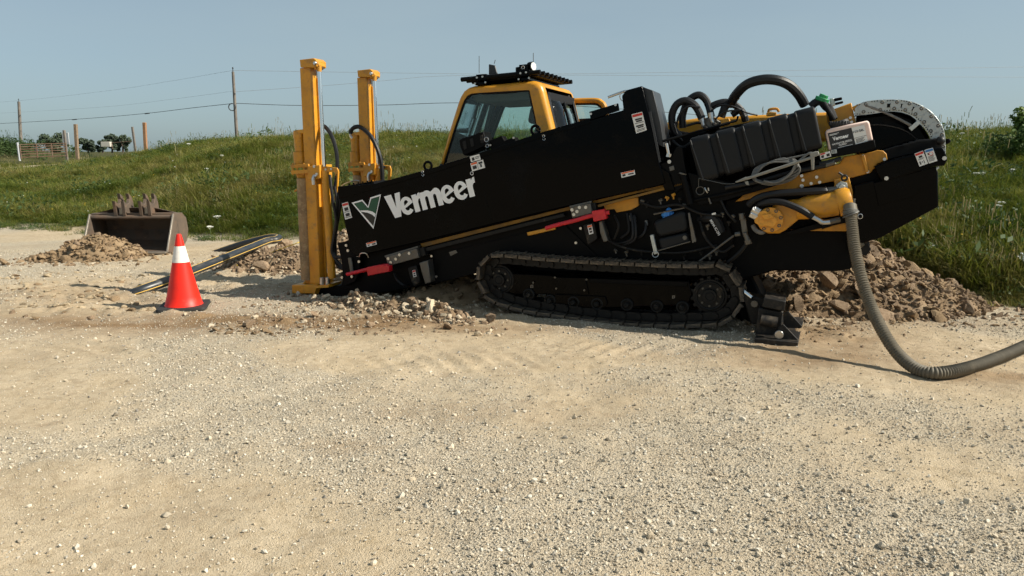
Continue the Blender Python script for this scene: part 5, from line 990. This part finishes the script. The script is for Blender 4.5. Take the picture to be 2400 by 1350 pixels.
# --- stake-down masts
ms = .30
def mast_build():
    p0 = l(728, 686, ms); base = np.array(p0)
    ps = MB(); t0 = l(722, 160, ms); b0 = l(745, 665, ms)
    post = MB(); post.bar((t0[0], ms, t0[2]), (b0[0], ms, b0[2]), .135, .11); po = post.build('stake_mast', 'yellow', R, bevel=.008)
    MB().bar((t0[0] + .075, ms + .05, t0[2] - .1), (b0[0] + .075, ms + .05, b0[2]), .03, .02).build('mast_rail', 'yellow', po, bevel=.004)
    MB().px([(702, 140), (735, 136), (742, 142), (742, 156), (736, 158), (704, 158)], ms - .085, .18).build('mast_cap', 'yellow', po, bevel=.006)
    MB().px([(733, 152), (746, 146), (748, 154), (737, 164)], ms - .06, .12).build('cap_gusset', 'yellow', po, bevel=.004)
    MB().cyl(l(738, 149, ms - .08), l(756, 149, ms + .1), .032, n=12).build('knuckle', 'yellow', po, bevel=.003); MB().cyl(l(748, 152, ms - .03), l(748, 168, ms - .03), .026, n=12).build('rod_eye', 'yellow', po)
    h_ = MB(); h_.torus(l(754, 160, ms + .02), (0, 1, .3), .018, .004, 14, 6); h_.disc(l(738, 148, ms - .09), (.3, 1, 0), .018, .02, 8); h_.build('pin_clip', 'steel', po)
    MB().cyl(l(748, 166, ms - .03), l(760, 398, ms - .03), .022, n=16).build('cylinder_rod', 'chrome', po)
    MB().cyl(l(762, 398, ms - .03), l(778, 652, ms - .03), .046, n=20).build('cylinder_barrel', 'yellow', po)
    MB().cyl(l(744, 165, ms + .06), l(752, 390, ms + .06), .012, n=8).build('guide_rod', 'steel', po)
    cl_ = MB().px([(720, 390), (749, 386), (750, 418), (722, 422)], ms - .10, .24).build('clamp', 'yellow', po, bevel=.006); bolts([(737, 390), (743, 408)], ms - .10, cl_, .016)
    MB().px([(749, 391), (763, 390), (790, 393), (793, 403), (789, 468), (783, 468), (785, 404), (779, 403), (750, 404)], ms - .06, .025).build('arm_plate', 'yellow', po, bevel=.004); bolts([(764, 397), (777, 396)], ms - .06, po, .012)
    MB().tube(smoothpath([l(735, 433, ms - .12), l(734, 420, ms - .12), l(737, 412, ms - .11), l(741, 413, ms - .1)], 4), .017, 8).build('pin_handle', 'steel', po)
    mo = MB(); mo.cyl(l(700, 306, ms), l(701, 324, ms), .058, .064, 14); mo.cyl(l(701, 324, ms), l(703, 356, ms), .056, n=14); mo.cyl(l(702, 356, ms), l(704, 386, ms), .070, n=16); mo.disc(l(705, 389, ms), (0, 0, 1), .085, .03, 16); m2 = mo.build('drive_motor', 'yellow', po, bevel=.004)
    MB().px([(680, 386), (722, 384), (724, 392), (682, 394)], ms - .1, .2).build('flange', 'yellowdirty', m2, bevel=.003); MB().px([(681, 400), (722, 397), (724, 406), (683, 408)], ms - .1, .2).build('flange', 'yellow', m2, bevel=.003)
    for x in (686, 697, 712): MB().cyl(l(x, 382, ms - .09), l(x, 410, ms - .09), .009, n=6).build('bolt', 'yellowdirty', m2)
    MB().px([(691, 305), (712, 303), (713, 312), (692, 313)], ms - .05, .1).build('motor_cap', 'yellow', m2, bevel=.004)
    MB().cyl(l(709, 406, ms), l(710, 418, ms), .075, .06, 16).build('coupling', 'yellowdirty', m2)
    au = MB(); A0, A1 = l(709, 418, ms - .03), l(719, 655, ms - .03); au.cyl(A0, A1, .064, n=18); ao = au.build('auger_tube', 'auger', po); fl = MB()
    for k in range(5):
        f = .42 + .12 * k; c = Vector(A0).lerp(Vector(A1), f); fl.torus(c, (.05, .25, 1), .062, .004, 16, 5)
    fl.build('auger_band', 'auger', ao); MB().px([(689, 446), (698, 441), (699, 446), (690, 450)], ms - .01, .02).build('lug', 'yellowdirty', ao)
    bs = MB(); bs.px([(684, 668), (742, 667), (736, 688), (684, 688)], ms - .12, .42); bo = bs.build('mast_foot', 'yellow', po, bevel=.006)
    MB().px([(705, 668), (722, 648), (752, 644), (760, 668)], ms - .02, .2).build('foot_gusset', 'yellow', bo, bevel=.005); MB().px([(735, 670), (770, 667), (770, 674), (741, 676), (736, 692), (732, 690)], ms - .13, .3).build('foot_plate', 'yellow', bo, bevel=.004)
    for x in (755, 768): MB().cyl(l(x, 650, ms - .07), l(x, 668, ms - .07), .026, n=14).build('foot_pin', 'steel', bo, bevel=.003)
    return po
m1 = mast_build()
TOPW = None
best = None
for s2 in np.linspace(1.2, 2.2, 101):         # depth of the far mast from the offset of the two mast heads
    a = l(705, 140, ms); w = OR + UX * a[0] + WX * s2 + np.array([0, 0, a[2]]); v = w - C0; qx = 1200 + F * v[0] / (v @ _fw)
    if best is None or abs(qx - 838) < best[0]: best = (abs(qx - 838), s2)
m2 = copy_tree(m1, R, (0, best[1] - ms, 0))
ds = best[1] - ms
random.seed(8)
fblk = MB().px([(735, 676), (800, 668), (806, 640), (850, 640), (870, 692), (745, 700)], .26, 1.3).build('anchor_beam', 'matt', R, bevel=.01)
# hoses at the masts
hose([(783, 436, .25), (785, 440, .25), (790, 410, .26), (789, 360, .28), (777, 318, .3), (760, 296, .36), (745, 296, .42)], .022, m1)
for p in ([(773, 410, .22), (776, 440, .2), (782, 480, .2), (788, 520, .2), (782, 560, .22), (778, 590, .22), (790, 612, .22), (806, 628, .22)], [(784, 436, .24), (790, 480, .24), (786, 530, .25), (780, 575, .25), (786, 600, .22), (806, 604, .22)], [(785, 445, .26), (794, 460, .26), (796, 490, .26), (786, 560, .28), (790, 620, .3), (808, 632, .3)]): hose(p, .017, m1)
MB().cyl(l(773, 410, .22), l(775, 428, .22), .016, n=8).build('hose_fitting', 'steel', m1)
S2 = best[1]
ho2 = hose([(823, 314, S2 - .05), (823, 306, S2 - .05), (832, 298, S2 - .06), (846, 299, S2 - .06), (868, 318, S2 - .08), (885, 350, S2 - .1), (894, 385, S2 - .1), (897, 430, S2 - .1)], .026, m2)
MB().tube(smoothpath([l(822, 306, S2 - .05), l(822, 318, S2 - .05), l(827, 324, S2 - .05)], 4), .02, 8).build('hose_fitting', 'steel', ho2); ho2.location = (0, -ds, 0)
# --- suction hose dropping from the pump to the ground
hp_ = [l(1993, 492, -.04), l(1997, 530, -.12), l(2003, 580, -.22), l(2016, 640, -.34), l(2036, 705, -.46)]
hw = [Vector(OR) + Vector(UX) * p[0] + Vector(WX) * p[1] + Vector((0, 0, p[2])) for p in hp_]
def gp(px, py, z): q = gnd(px, py, z); return Vector(q)
hw += [gp(2068, 775, .26), gp(2105, 830, .12), gp(2150, 866, .05), gp(2200, 874, .05), gp(2270, 862, .06), gp(2340, 838, .06), gp(2400, 812, .07), gp(2480, 775, .09), gp(2600, 720, .1)]
path = smoothpath(hw, 40); tl_ = [0]
for i in range(1, len(path)): tl_.append(tl_[-1] + (path[i] - path[i - 1]).length)
step_ = .0052; nn = int(tl_[-1] / step_); P2 = []; j = 0
for i in range(nn):
    d = i * step_
    while tl_[j + 1] < d: j += 1
    P2.append(path[j].lerp(path[j + 1], (d - tl_[j]) / max(1e-6, tl_[j + 1] - tl_[j])))
radl = [.043 + .0045 * (1, .25, -1, .25)[i % 4] for i in range(nn)]
hz = thing('suction_hose', 'thick grey-brown corrugated suction hose hanging from the pump to the gravel', 'hose', (float(hw[8].x), float(hw[8].y), 0))
om = Vector(hz.location); MB().tube([p - om for p in P2], .05, 14, rad=radl).build('corrugated_pipe', 'corr', hz, smooth=60)
cf2 = MB(); a, b = hw[0] - om, hw[1] - om; cf2.cyl(a + (a - b) * .3, a + (b - a) * .35, .052, .056, 18); cf2.build('hose_cuff', 'corr', hz, bevel=.006)
for k in range(4): MB().torus(a + (b - a) * (.02 + .09 * k), (b - a) + Vector((.02 * k, .05, 0)), .054 + .003 * k, .006, 20, 6).build('wire_wrap', 'greyhose', hz)
MB().torus(a + (b - a) * .4 + Vector((.075, 0, 0)), (0, 1, 0), .02, .003, 14, 5).build('clamp_ring', 'steel', hz)
# ------------------------------------------------------------------ smaller things on the yard
random.seed(31)
# traffic cone
g0 = gnd(432, 722); cx, cy = g0[0], g0[1]; cone = thing('traffic_cone', 'red traffic cone with one white band on a black rubber base', 'traffic cone', (cx, cy, gz(cx, cy)), .25)
Hc = .77
def lathe(prof, m, nm, par, n=40):
    V = []; Fc = []
    for (r, z) in prof: V += [(r * math.cos(2 * math.pi * k / n), r * math.sin(2 * math.pi * k / n), z) for k in range(n)]
    for i in range(len(prof) - 1): Fc += [(i * n + k, i * n + (k + 1) % n, (i + 1) * n + (k + 1) % n, (i + 1) * n + k) for k in range(n)]
    return MB().add(V, Fc).build(nm, m, par, smooth=40)
rz = lambda z: .182 - (.182 - .024) * ((z - .045) / (Hc - .045)) ** .93
bz_ = [.045 + (.485 - .045) * i / 5 for i in range(6)]
lathe([(.19, .03), (.188, .04)] + [(rz(z), z) for z in bz_], 'conered', 'cone_body', cone)
lathe([(rz(.485) + .0025, .483), (rz(.55) + .0025, .55), (rz(.645) + .0025, .647)], 'conewhite', 'white_band', cone)
lathe([(rz(.645), .645), (rz(.70), .70), (rz(.76), .755), (.022, .768), (.014, .77), (.012, .70)], 'conered', 'cone_tip', cone)
b = MB(); pts = []
for k in range(4):
    sx, sy = ((1, 1), (-1, 1), (-1, -1), (1, -1))[k]
    for j in range(5):
        a = k * math.pi / 2 + j * math.pi / 8; pts.append((sx * .19 + .05 * math.cos(a), sy * .19 + .05 * math.sin(a)))
b.hull([(x, y, .004 + .025 * max(0, x) ) for x, y in pts], [(x * .97, y * .97, .034 + .03 * max(0, x)) for x, y in pts]); b.build('cone_base', 'conebase', cone, bevel=.006)
# excavator bucket
q = gnd(320, 588); bk_ = thing('excavator_bucket', 'rusty excavator bucket lying open at the foot of the bank', 'bucket', (q[0], q[1], gz(q[0], q[1])), .06)
Wd = .64; TH = .03
prof = [(-.42, .02), (-.10, .0), (.20, .02), (.42, .12), (.52, .30), (.46, .50), (.28, .60), (.10, .615)]   # lip, floor, heel, back, top (y, z)
out = [(x, y, z) for x in (-Wd, Wd) for (y, z) in prof]; k = len(prof)
inp = [(-.42, .05), (-.09, .03), (.18, .05), (.385, .14), (.48, .30), (.425, .475), (.27, .565), (.10, .58)]
sh = MB(); vs = [(-Wd, y, z) for y, z in prof] + [(Wd, y, z) for y, z in prof] + [(-Wd, y, z) for y, z in inp] + [(Wd, y, z) for y, z in inp]; fs = []
for i in range(k - 1): fs += [(i, i + 1, k + i + 1, k + i), (2 * k + i, 3 * k + i, 3 * k + i + 1, 2 * k + i + 1)]
fs += [(0, k, 3 * k, 2 * k), (k - 1, 2 * k + k - 1, 3 * k + k - 1, k + k - 1)]
sh.add(vs, fs).build('bucket_shell', 'rust', bk_)
sidep = prof + [(.02, .60), (-.05, .60)]
for sx in (-1, 1):
    x0 = sx * (Wd + .001); x1 = sx * (Wd + TH); s_ = MB(); pp = sidep; s_.hull([(x0, y, z) for y, z in pp], [(x1, y, z) for y, z in pp]); so_ = s_.build('side_plate', 'rust', bk_, bevel=.004)
    e_ = MB(); e_.bar((sx * (Wd + .014), -.06, .60), (sx * (Wd + .014), -.43, .03), .05, .025, (1, 0, 0)); e_.build('side_cutter', 'rustbright', so_, bevel=.004)
tb_ = MB(); tb_.box((0, .03, .60), (2 * Wd + .02, .14, .035)); tb_.tube([(-Wd, -.045, .555), (Wd, -.045, .555)], .035, 10); tb_.build('top_bar', 'rust', bk_, bevel=.005)
MB().hull([(-.62, .10, .615), (-.28, .06, .70), (.30, .06, .70), (.64, .10, .615), (.64, .2, .60), (-.62, .2, .60)], [(-.62, .14, .615), (-.28, .10, .70), (.30, .10, .70), (.64, .14, .615), (.64, .24, .58), (-.62, .24, .58)]).build('stiffener', 'rust', bk_)
lip = MB(); lip.box((0, -.46, .03), (2 * Wd + .04, .16, .028)); lip.build('cutting_edge', 'rustbright', bk_, bevel=.004)
for x in (-.20, .20):
    for dx in (-.07, .065):
        e = MB(); o_ = [(-.08, .58), (-.10, .74), (-.12, .82), (-.05, .79), (.0, .75), (.07, .77), (.11, .84), (.08, .93), (.18, .88), (.24, .78), (.26, .66), (.24, .58)]
        e.hull([(x + dx, y, z) for y, z in o_], [(x + dx + .05, y, z) for y, z in o_]); e.build('hinge_ear', 'rust', bk_, bevel=.004)
    MB().box((x + .02, -.03, .63), (.05, .02, .16)).build('ear_rib', 'rustbright', bk_, bevel=.003)
# black poly pipe with yellow stripe
def w3(px, py, z): q = gnd(px, py, z); return Vector(q)
pc = [w3(285, 700, -.06), w3(330, 681, .03), w3(400, 656, .10), w3(470, 628, .17), w3(540, 600, .22), w3(590, 580, .25), w3(625, 566, .26)]
e = pc[-1]; pc += [e + Vector((.10, .14, .01)), e + Vector((.08, .32, .02)), e + Vector((-.10, .44, .01)), e + Vector((-.6, .66, -.12)), e + Vector((-1.2, .9, -.32))]
pth = smoothpath(pc, 8); pr_root = thing('poly_pipe', 'black plastic pipe with yellow stripes curving up out of the ground', 'pipe', (float(pc[2].x), float(pc[2].y), 0)); om = Vector(pr_root.location)
MB().tube([p - om for p in pth], .056, 18).build('pipe_wall', 'pipe', pr_root)
for sgn, ang in ((1, -.15), (1, 1.9)):
    s_ = MB(); sp = []
    for i in range(len(pth)):
        tv = (pth[min(i + 1, len(pth) - 1)] - pth[max(i - 1, 0)]).normalized(); sd = tv.cross(Vector((0, 0, 1))).normalized(); uq = sd.cross(tv); sp.append(pth[i] - om + (sd * math.cos(ang) + uq * math.sin(ang)) * .0525)
    s_.tube(sp, .0065, 6); s_.build('pipe_stripe', 'stripe', pr_root)
MB().torus(pth[len(pth) // 2 - 14] - om, pth[len(pth) // 2 - 13] - pth[len(pth) // 2 - 14], .0565, .003, 20, 5).build('pipe_joint', 'darksteel', pr_root)
ln = MB(); lp = [w3(555, 622, .04), w3(600, 606, .10), w3(640, 590, .2), w3(690, 572, .36), w3(715, 563, .40)]
lo = tag(MB().tube(smoothpath(lp, 5), .006, 6).build('guide_line', 'rope'), 'thin yellow line stretched from the ground towards the near mast', 'line')
# marking flag
a = w3(2350, 680, .05); fg = thing('marking_flag', 'white marking flag on a bent wire at the right edge of the grass', 'flag', (a.x, a.y, gz(a.x, a.y)))
b = Vector(at(2388, 605, a.y)); om = Vector(fg.location); b2 = b - om; MB().tube(smoothpath([(0, 0, 0), tuple(b2 * .5 + Vector((-.03, 0, .02))), tuple(b2)], 5), .0028, 5).build('flag_wire', 'straw' if False else 'rope', fg)
MB().hull([b2 + Vector(v) for v in ((0, 0, 0), (.06, 0, -.04), (.10, .01, .02), (.025, .01, .07))], [b2 + Vector(v) for v in ((0, .002, 0), (.06, .002, -.04), (.10, .012, .02), (.025, .012, .07))]).build('flag_sheet', 'flag', fg, smooth=0)
# clay clods from the break-outs before the machine
random.seed(44); CL2 = CLM
root = thing('clay_patch', 'cracked brown clay lumps pushed up between the cone and the rig', 'clay', (*gnd(600, 770)[:2], 0)); o3 = tuple(root.location)
for i in range(70):
    f = random.random(); qx = 480 + 210 * f + random.gauss(0, 8); qy = 772 + (18 * math.sin(f * 3) - 14 if False else 0) + random.gauss(0, 6) + (abs(f - .2) * 18); g0 = gnd(qx, qy); stone(g0[0], g0[1], .012 + .04 * random.random() ** 2.5, random.randrange(6), root, gz(g0[0], g0[1]), .3, o3, 'clod', .4, CL2)
CL3 = [m_.copy() for m_ in CLM]
for i, m_ in enumerate(CL3): m_.materials[0] = M['sandclod'] if i != 3 else M['clod']
root = thing('trampled_clods', 'scattered dry clods and broken earth left of the traffic cone', 'clods', (*gnd(180, 720)[:2], 0)); o3 = tuple(root.location)
for i in range(260):
    qx = random.uniform(0, 380); qy = 735 - 95 * random.random() ** 1.2 - (380 - qx) * .02; g0 = gnd(qx, qy); stone(g0[0], g0[1], .02 + .055 * random.random() ** 2.5, random.randrange(6), root, gz(g0[0], g0[1]), .40, o3, 'clod', .3, CL3)
root = thing('orange_clay', 'orange-brown clay crumbs on the ground right of the stabiliser foot', 'clay', (*gnd(1930, 770)[:2], 0)); o3 = tuple(root.location)
for i in range(90):
    qx = random.gauss(1945, 45); qy = random.gauss(768, 18); g0 = gnd(qx, qy); stone(g0[0], g0[1], .012 + .035 * random.random() ** 2.5, random.randrange(6), root, gz(g0[0], g0[1]), .3, o3, 'clod', .4, CL2)
# ------------------------------------------------------------------ wild flowers
def umbel(px, py, y, size, lab):
    p = Vector(at(px, py, y)); zb = gz(p.x, p.y)
    r = thing('wild_carrot', lab, 'flower', (p.x, p.y, zb), 0, 'white umbel flowers on the bank'); h = max(.2, p.z - zb)
    MB().tube([(0, 0, 0), (.01, 0, h * .5), (0, 0, h)], .004, 5).build('stem', 'stem', r); f = MB()
    for k in range(46):
        a = random.random() * 6.28; d = size * math.sqrt(random.random()); f.ball((d * math.cos(a), d * math.sin(a), h + .012 - .25 * d * d / size + random.uniform(-.006, .006)), .009, 5, 4, (1, 1, .6))
    for k in range(8): a = k * .785; f.tube([(0, 0, h - .05), (size * .8 * math.cos(a), size * .8 * math.sin(a), h)], .002, 4)
    f.build('flower_head', 'flower', r)
for (x, y, d, s, lab) in ((2345, 494, 10.5, .05, 'white umbel flower, highest of the big pair at the right edge'), (2333, 512, 10.4, .06, 'broad white umbel flower just below the highest one at right'), (2298, 436, 12, .045, 'small white umbel flower right of the black rear box'), (2282, 457, 12, .05, 'white umbel flower nearest the corner of the black rear box'), (2366, 448, 12, .04, 'white umbel flower far right below the leafy bush'), (2194, 524, 10.6, .055, 'white umbel flower just under the corner of the rear box'), (2252, 340, 17, .05, 'white umbel flower high on the bank near the chain arc'), (509, 507, 15, .07, 'white umbel flower right of the bucket ears'), (492, 536, 14.5, .06, 'white umbel flower low in the grass right of the bucket'), (485, 405, 20, .05, 'white umbel flower on the bank left of the mast'), (520, 372, 22, .06, 'white umbel flower near the crest left of the mast'), (442, 337, 26, .07, 'white umbel flower by the cedar post at the crest')): umbel(x, y, d, s, lab)
nf = 420; fy = 8 + rng.random(nf) * 16; fx = (rng.random(nf) * 2 - 1) * .7 * fy; kk = (bankf(fx, fy) > .8) & (fbm(fx, fy, .5, 3, 97) > .42); fx, fy = fx[kk], fy[kk]; fz = base_h(fx, fy) + .22 + .15 * rng.random(len(fx))
fb = MB().ball((0, 0, 0), 1, 6, 4, (1, 1, .4)).mesh('blossom'); fb2 = fb.copy(); sz = .007 + .012 * rng.random(len(fx))
scatter('wild_flowers', np.stack([fx, fy, fz], -1), np.zeros((len(fx), 3)), np.repeat(sz[:, None], 3, 1), (rng.random(len(fx)) < .35).astype(int), [(fb, M['flower']), (fb2, M['yflower'])])
bpy.data.objects['wild_flowers']['label'] = 'tiny white and yellow wild flowers dotted through the bank grass'
# leafy bush at the right edge
def foliage(nm, par, c, rad, nleaf, lw, m, seed, tiers=9):
    r = random.Random(seed); cl_ = [(Vector((r.gauss(0, .5) * rad[0], r.gauss(0, .5) * rad[1], r.uniform(-.9, .9) * rad[2])), r.uniform(.25, .5)) for _ in range(tiers)]
    v = []; f = []
    for _ in range(nleaf):
        cc, k = cl_[r.randrange(tiers)]; d = Vector((r.gauss(0, 1), r.gauss(0, 1), r.gauss(0, 1))).normalized() * (r.random() ** .4) * k
        p = Vector(c) + cc + Vector((d.x * rad[0], d.y * rad[1], d.z * rad[2])); u = Vector((r.gauss(0, 1), r.gauss(0, 1), r.gauss(0, .7))).normalized(); s = u.orthogonal().normalized() * lw * .5; u = u * lw * r.uniform(.8, 1.6); b = len(v)
        v.extend([tuple(p - u * .5), tuple(p + s), tuple(p + u * .5), tuple(p - s)]); f.append((b, b + 1, b + 2, b + 3))
    me_ = bpy.data.meshes.new(nm); me_.from_pydata(v, [], f); me_.materials.append(M[m]); return link(nm, me_, par)
p = at(2400, 350, 13.5); zb = gz(p[0], p[1]); bu = thing('leafy_bush', 'bright green leafy bush on the bank at the right edge', 'bush', (p[0], p[1], zb))
foliage('foliage', bu, (0, 0, .38), (.48, .4, .5), 2600, .06, 'bush', 3, 12); s_ = MB()
for k in range(7): a = k * .9; s_.tube([(0, 0, 0), (.12 * math.cos(a), .1 * math.sin(a), .25), (.3 * math.cos(a), .22 * math.sin(a), .55)], .008, 5)
s_.build('stems', 'stem', bu)
# ------------------------------------------------------------------ poles, wires, gate, posts, far trees
def pole(px, ptop, pbot, d, lean, lab, coil=False):
    t_ = Vector(at(px, ptop, d)); b_ = Vector(at(px + lean, pbot, d)); zb = gz(b_.x, b_.y) - .3; k = (zb - t_.z) / (b_.z - t_.z); b_ = t_.lerp(b_, k)
    r = thing('utility_pole', lab, 'utility pole', b_, 0, 'utility poles'); MB().cyl((0, 0, 0), t_ - b_, .125 * d / 55, .09 * d / 55, 12).build('pole', 'polewood', r)
    i_ = MB(); top = t_ - b_; i_.cyl(top, top + Vector((0, 0, .22)), .03, n=8); i_.ball(top + Vector((0, 0, .25)), .06, 8, 6); i_.cyl(top + Vector((.1, -.1, -1.5)), top + Vector((.1, -.25, -1.5)), .04, n=8); i_.build('insulator', 'wire', r)
    if coil:
        cc = Vector(at(544, 251, d - .2)) - b_; MB().torus(cc, (0, 1, 0), .24, .035, 20, 6).build('cable_coil', 'wire', r)
    return r
pole(546, 168, 303, 55, 8, 'weathered utility pole on the crest with a cable coil hanging on it', True); pole(44, 238, 312, 87, 4, 'distant utility pole at the far left above the weeds')
def wire(pp, r, lab, m='wire', extra=None):
    P = [Vector(at(*p)) for p in pp]; o = MB().tube(smoothpath(P, 8), r, 5).build('overhead_wire', m)
    for e in extra or ():
        a = Vector(at(*e[0])); b = Vector(at(*e[1])); MB().cyl(a, b, .05, n=8).build('wire_sleeve', 'wire', o)
    return tag(o, lab, 'wire', 'overhead wires')
wire([(551, 242, 55), (450, 253, 61), (340, 266, 68), (200, 278, 77), (48, 287, 87), (-120, 296, 98)], .02, 'lowest thick cable sagging from the near pole to the far left pole', extra=[((350, 265.3, 67.3), (340, 266.4, 68)), ((180, 279.6, 78.2), (170, 280.5, 79))])
wire([(551, 213, 55), (400, 233, 64), (250, 250, 74), (46, 263, 87), (-120, 270, 98)], .006, 'faint middle wire between the two utility poles', 'wirefar'); wire([(546, 165, 55), (400, 190, 64), (250, 213, 74), (44, 236, 87), (-120, 246, 98)], .007, 'faint top wire between the two utility poles', 'wirefar')
wire([(551, 242, 55), (700, 247, 55.5), (900, 246, 56), (1070, 241, 56.5), (1300, 246, 57), (1600, 266, 58), (2000, 300, 60), (2300, 330, 61)], .02, 'thick cable running right from the pole behind the masts and cab'); wire([(546, 165, 55), (800, 169, 55.5), (1100, 173, 56), (1320, 173, 57), (1800, 166, 58), (2450, 156, 60)], .011, 'thin top wire running right from the pole across the sky', 'wirefar')
wire([(551, 215, 55), (755, 201, 55.5), (900, 189, 56), (1040, 178, 56.5), (1320, 176, 57), (1800, 178.5, 58), (2450, 181, 60)], .011, 'second thin wire rising right from the pole below the top wire', 'wirefar')
def fpost(px, t, b, d, w, lab, m='wood', lean=4):
    T = Vector(at(px, t, d)); Bp = Vector(at(px + lean, b, d)); zb = gz(Bp.x, Bp.y) - .2; k = (zb - T.z) / (Bp.z - T.z); Bp = T.lerp(Bp, max(k, .6)); r = MB(); r.bar((0, 0, 0), T - Bp, w, w, (0, 1, 0)); o = r.build('fence_post', m, bevel=.015); o.location = Bp; tag(o, lab, 'post', 'wooden fence posts')
fpost(177, 291, 360, 37, .14, 'tall tan wooden post right of the rusty gate'); fpost(150, 305, 352, 40, .11, 'shorter grey leaning post behind the right end of the gate', 'polewood', 5); fpost(310, 297, 334, 40, .10, 'slender grey leaning post left of the cedar post', 'polewood', 5); fpost(338.5, 287, 327, 36, .14, 'short cedar coloured post on the shoulder of the bank', 'woodnew', 2)
d = 36; A = Vector(at(50, 372, d)); Bv = Vector(at(157, 368, d + 1)); gt = thing('farm_gate', 'rusty tubular farm gate at the end of the gravel track', 'gate', (A.x, A.y, A.z)); ex = Bv - A; hh = 32 / 1800 * d
for k in range(6): z = .06 + (hh - .06) * (k / 5) ** .9; MB().tube([(0, 0, z), (ex.x, ex.y, ex.z + z)], .022, 6).build('gate_rail', 'gate', gt)
for f in (0, .35, .68, 1): MB().tube([(ex.x * f, ex.y * f, ex.z * f), (ex.x * f, ex.y * f, ex.z * f + hh)], .028, 6).build('gate_upright', 'gate', gt)
MB().tube([(-.08, 0, -.1), (-.1, 0, hh + .1)], .05, 6).build('gate_hinge_post', 'panelgrey', gt)
A = Vector(at(156, 344, 46)); sg = tag(MB().box((0, 0, .4), (.38, .06, .85)).build('metal_sheet', 'panelgrey', bevel=.01), 'pale grey metal sheet standing between the two posts by the gate', 'panel'); sg.location = A
A = Vector(at(250, 346, 60)); sg = thing('stock_crate', 'small cream panel crate with a rusty rail in the far field', 'crate', A); MB().box((0, 0, .25), (.7, .3, .38)).build('crate_body', 'cream', sg, bevel=.02); MB().tube([(.4, 0, .35), (2.0, 0, .48)], .03, 6).build('rail', 'gate', sg); MB().tube([(.45, 0, -.1), (.45, 0, .4)], .03, 6).build('rail_post', 'gate', sg)
def tree(px, ptop, pbot, d, wpx, lab, seed):
    T = at(px, ptop, d); Bt = at(px, pbot, d); zb = 1.0; r = thing('broadleaf_tree', lab, 'tree', (Bt[0], Bt[1], zb), 0, 'far trees beyond the gate'); h = T[2] - zb; w = wpx / 1800 * d / 2
    tr = MB(); tr.tube([(0, 0, 0), (.1, 0, h * .4), (0, .1, h * .75)], .3, 8, rad=[.32, .22, .1]); [tr.tube([(0, 0, h * .35), (w * .5 * math.cos(a), w * .4 * math.sin(a), h * .7)], .1, 6, rad=[.14, .04]) for a in (0, 1.6, 3.1, 4.6)]; tr.build('trunk', 'bark', r)
    foliage('crown', r, (0, 0, h * .58), (w, w * .7, h * .42), 2600, .5, 'tree', seed, 15)
for i, (x, t_, b_, w, dd, lab) in enumerate(((120, 316, 345, 60, 230, 'dark far tree behind the gate and posts'), (206, 321, 345, 42, 250, 'round far tree just right of the tall tan post'), (240, 329, 345, 26, 270, 'low far tree between two taller ones'), (262, 319, 344, 32, 240, 'far tree left of the slender leaning post'), (287, 318, 344, 22, 240, 'small far tree touching the slender leaning post'))): tree(x, t_, b_, dd, w, lab, 60 + i)
# tall weeds on the hump at the far left
nq = 520; hx = rng.normal(-30.5, 1.9, nq); hy = rng.normal(42, 2.0, nq); hs_ = .8 + .9 * rng.random(nq)
scatter('tall_weeds', np.stack([hx, hy, base_h(hx, hy)], -1), np.stack([hx * 0, hx * 0, rng.random(nq) * 6.28], -1), np.stack([hs_ * 1.3, hs_ * 1.3, hs_], -1), rng.integers(0, 3, nq), [(leafy(50, 70, .45, .25, .05), [M['weed']]), (tuft(51, 22, .5, .2, .01, .4, 5), [M['weed'], M['straw']]), (leafy(52, 60, .3, .3, .05), [M['weed']])])
bpy.data.objects['tall_weeds']['label'] = 'tall grey-green weeds on the hump behind the gate'
# stalks standing along the crest
nq = 45; ang = rng.uniform(-.45, .72, nq); hy = rng.uniform(23, 27.5, nq); hx = ang * hy; hs_ = .8 + .7 * rng.random(nq)
scatter('crest_stalks', np.stack([hx, hy, base_h(hx, hy)], -1), np.stack([hx * 0, hx * 0, rng.random(nq) * 6.28], -1), np.stack([hs_, hs_, hs_], -1), rng.integers(0, 2, nq), [(tuft(61, 3, .3, .1, .006, .4, 2), [M['weed'], M['straw']]), (tuft(62, 3, .4, .12, .006, .4, 3), [M['straw'], M['weed']])])
bpy.data.objects['crest_stalks']['label'] = 'thin seed stalks standing up along the crest of the bank'
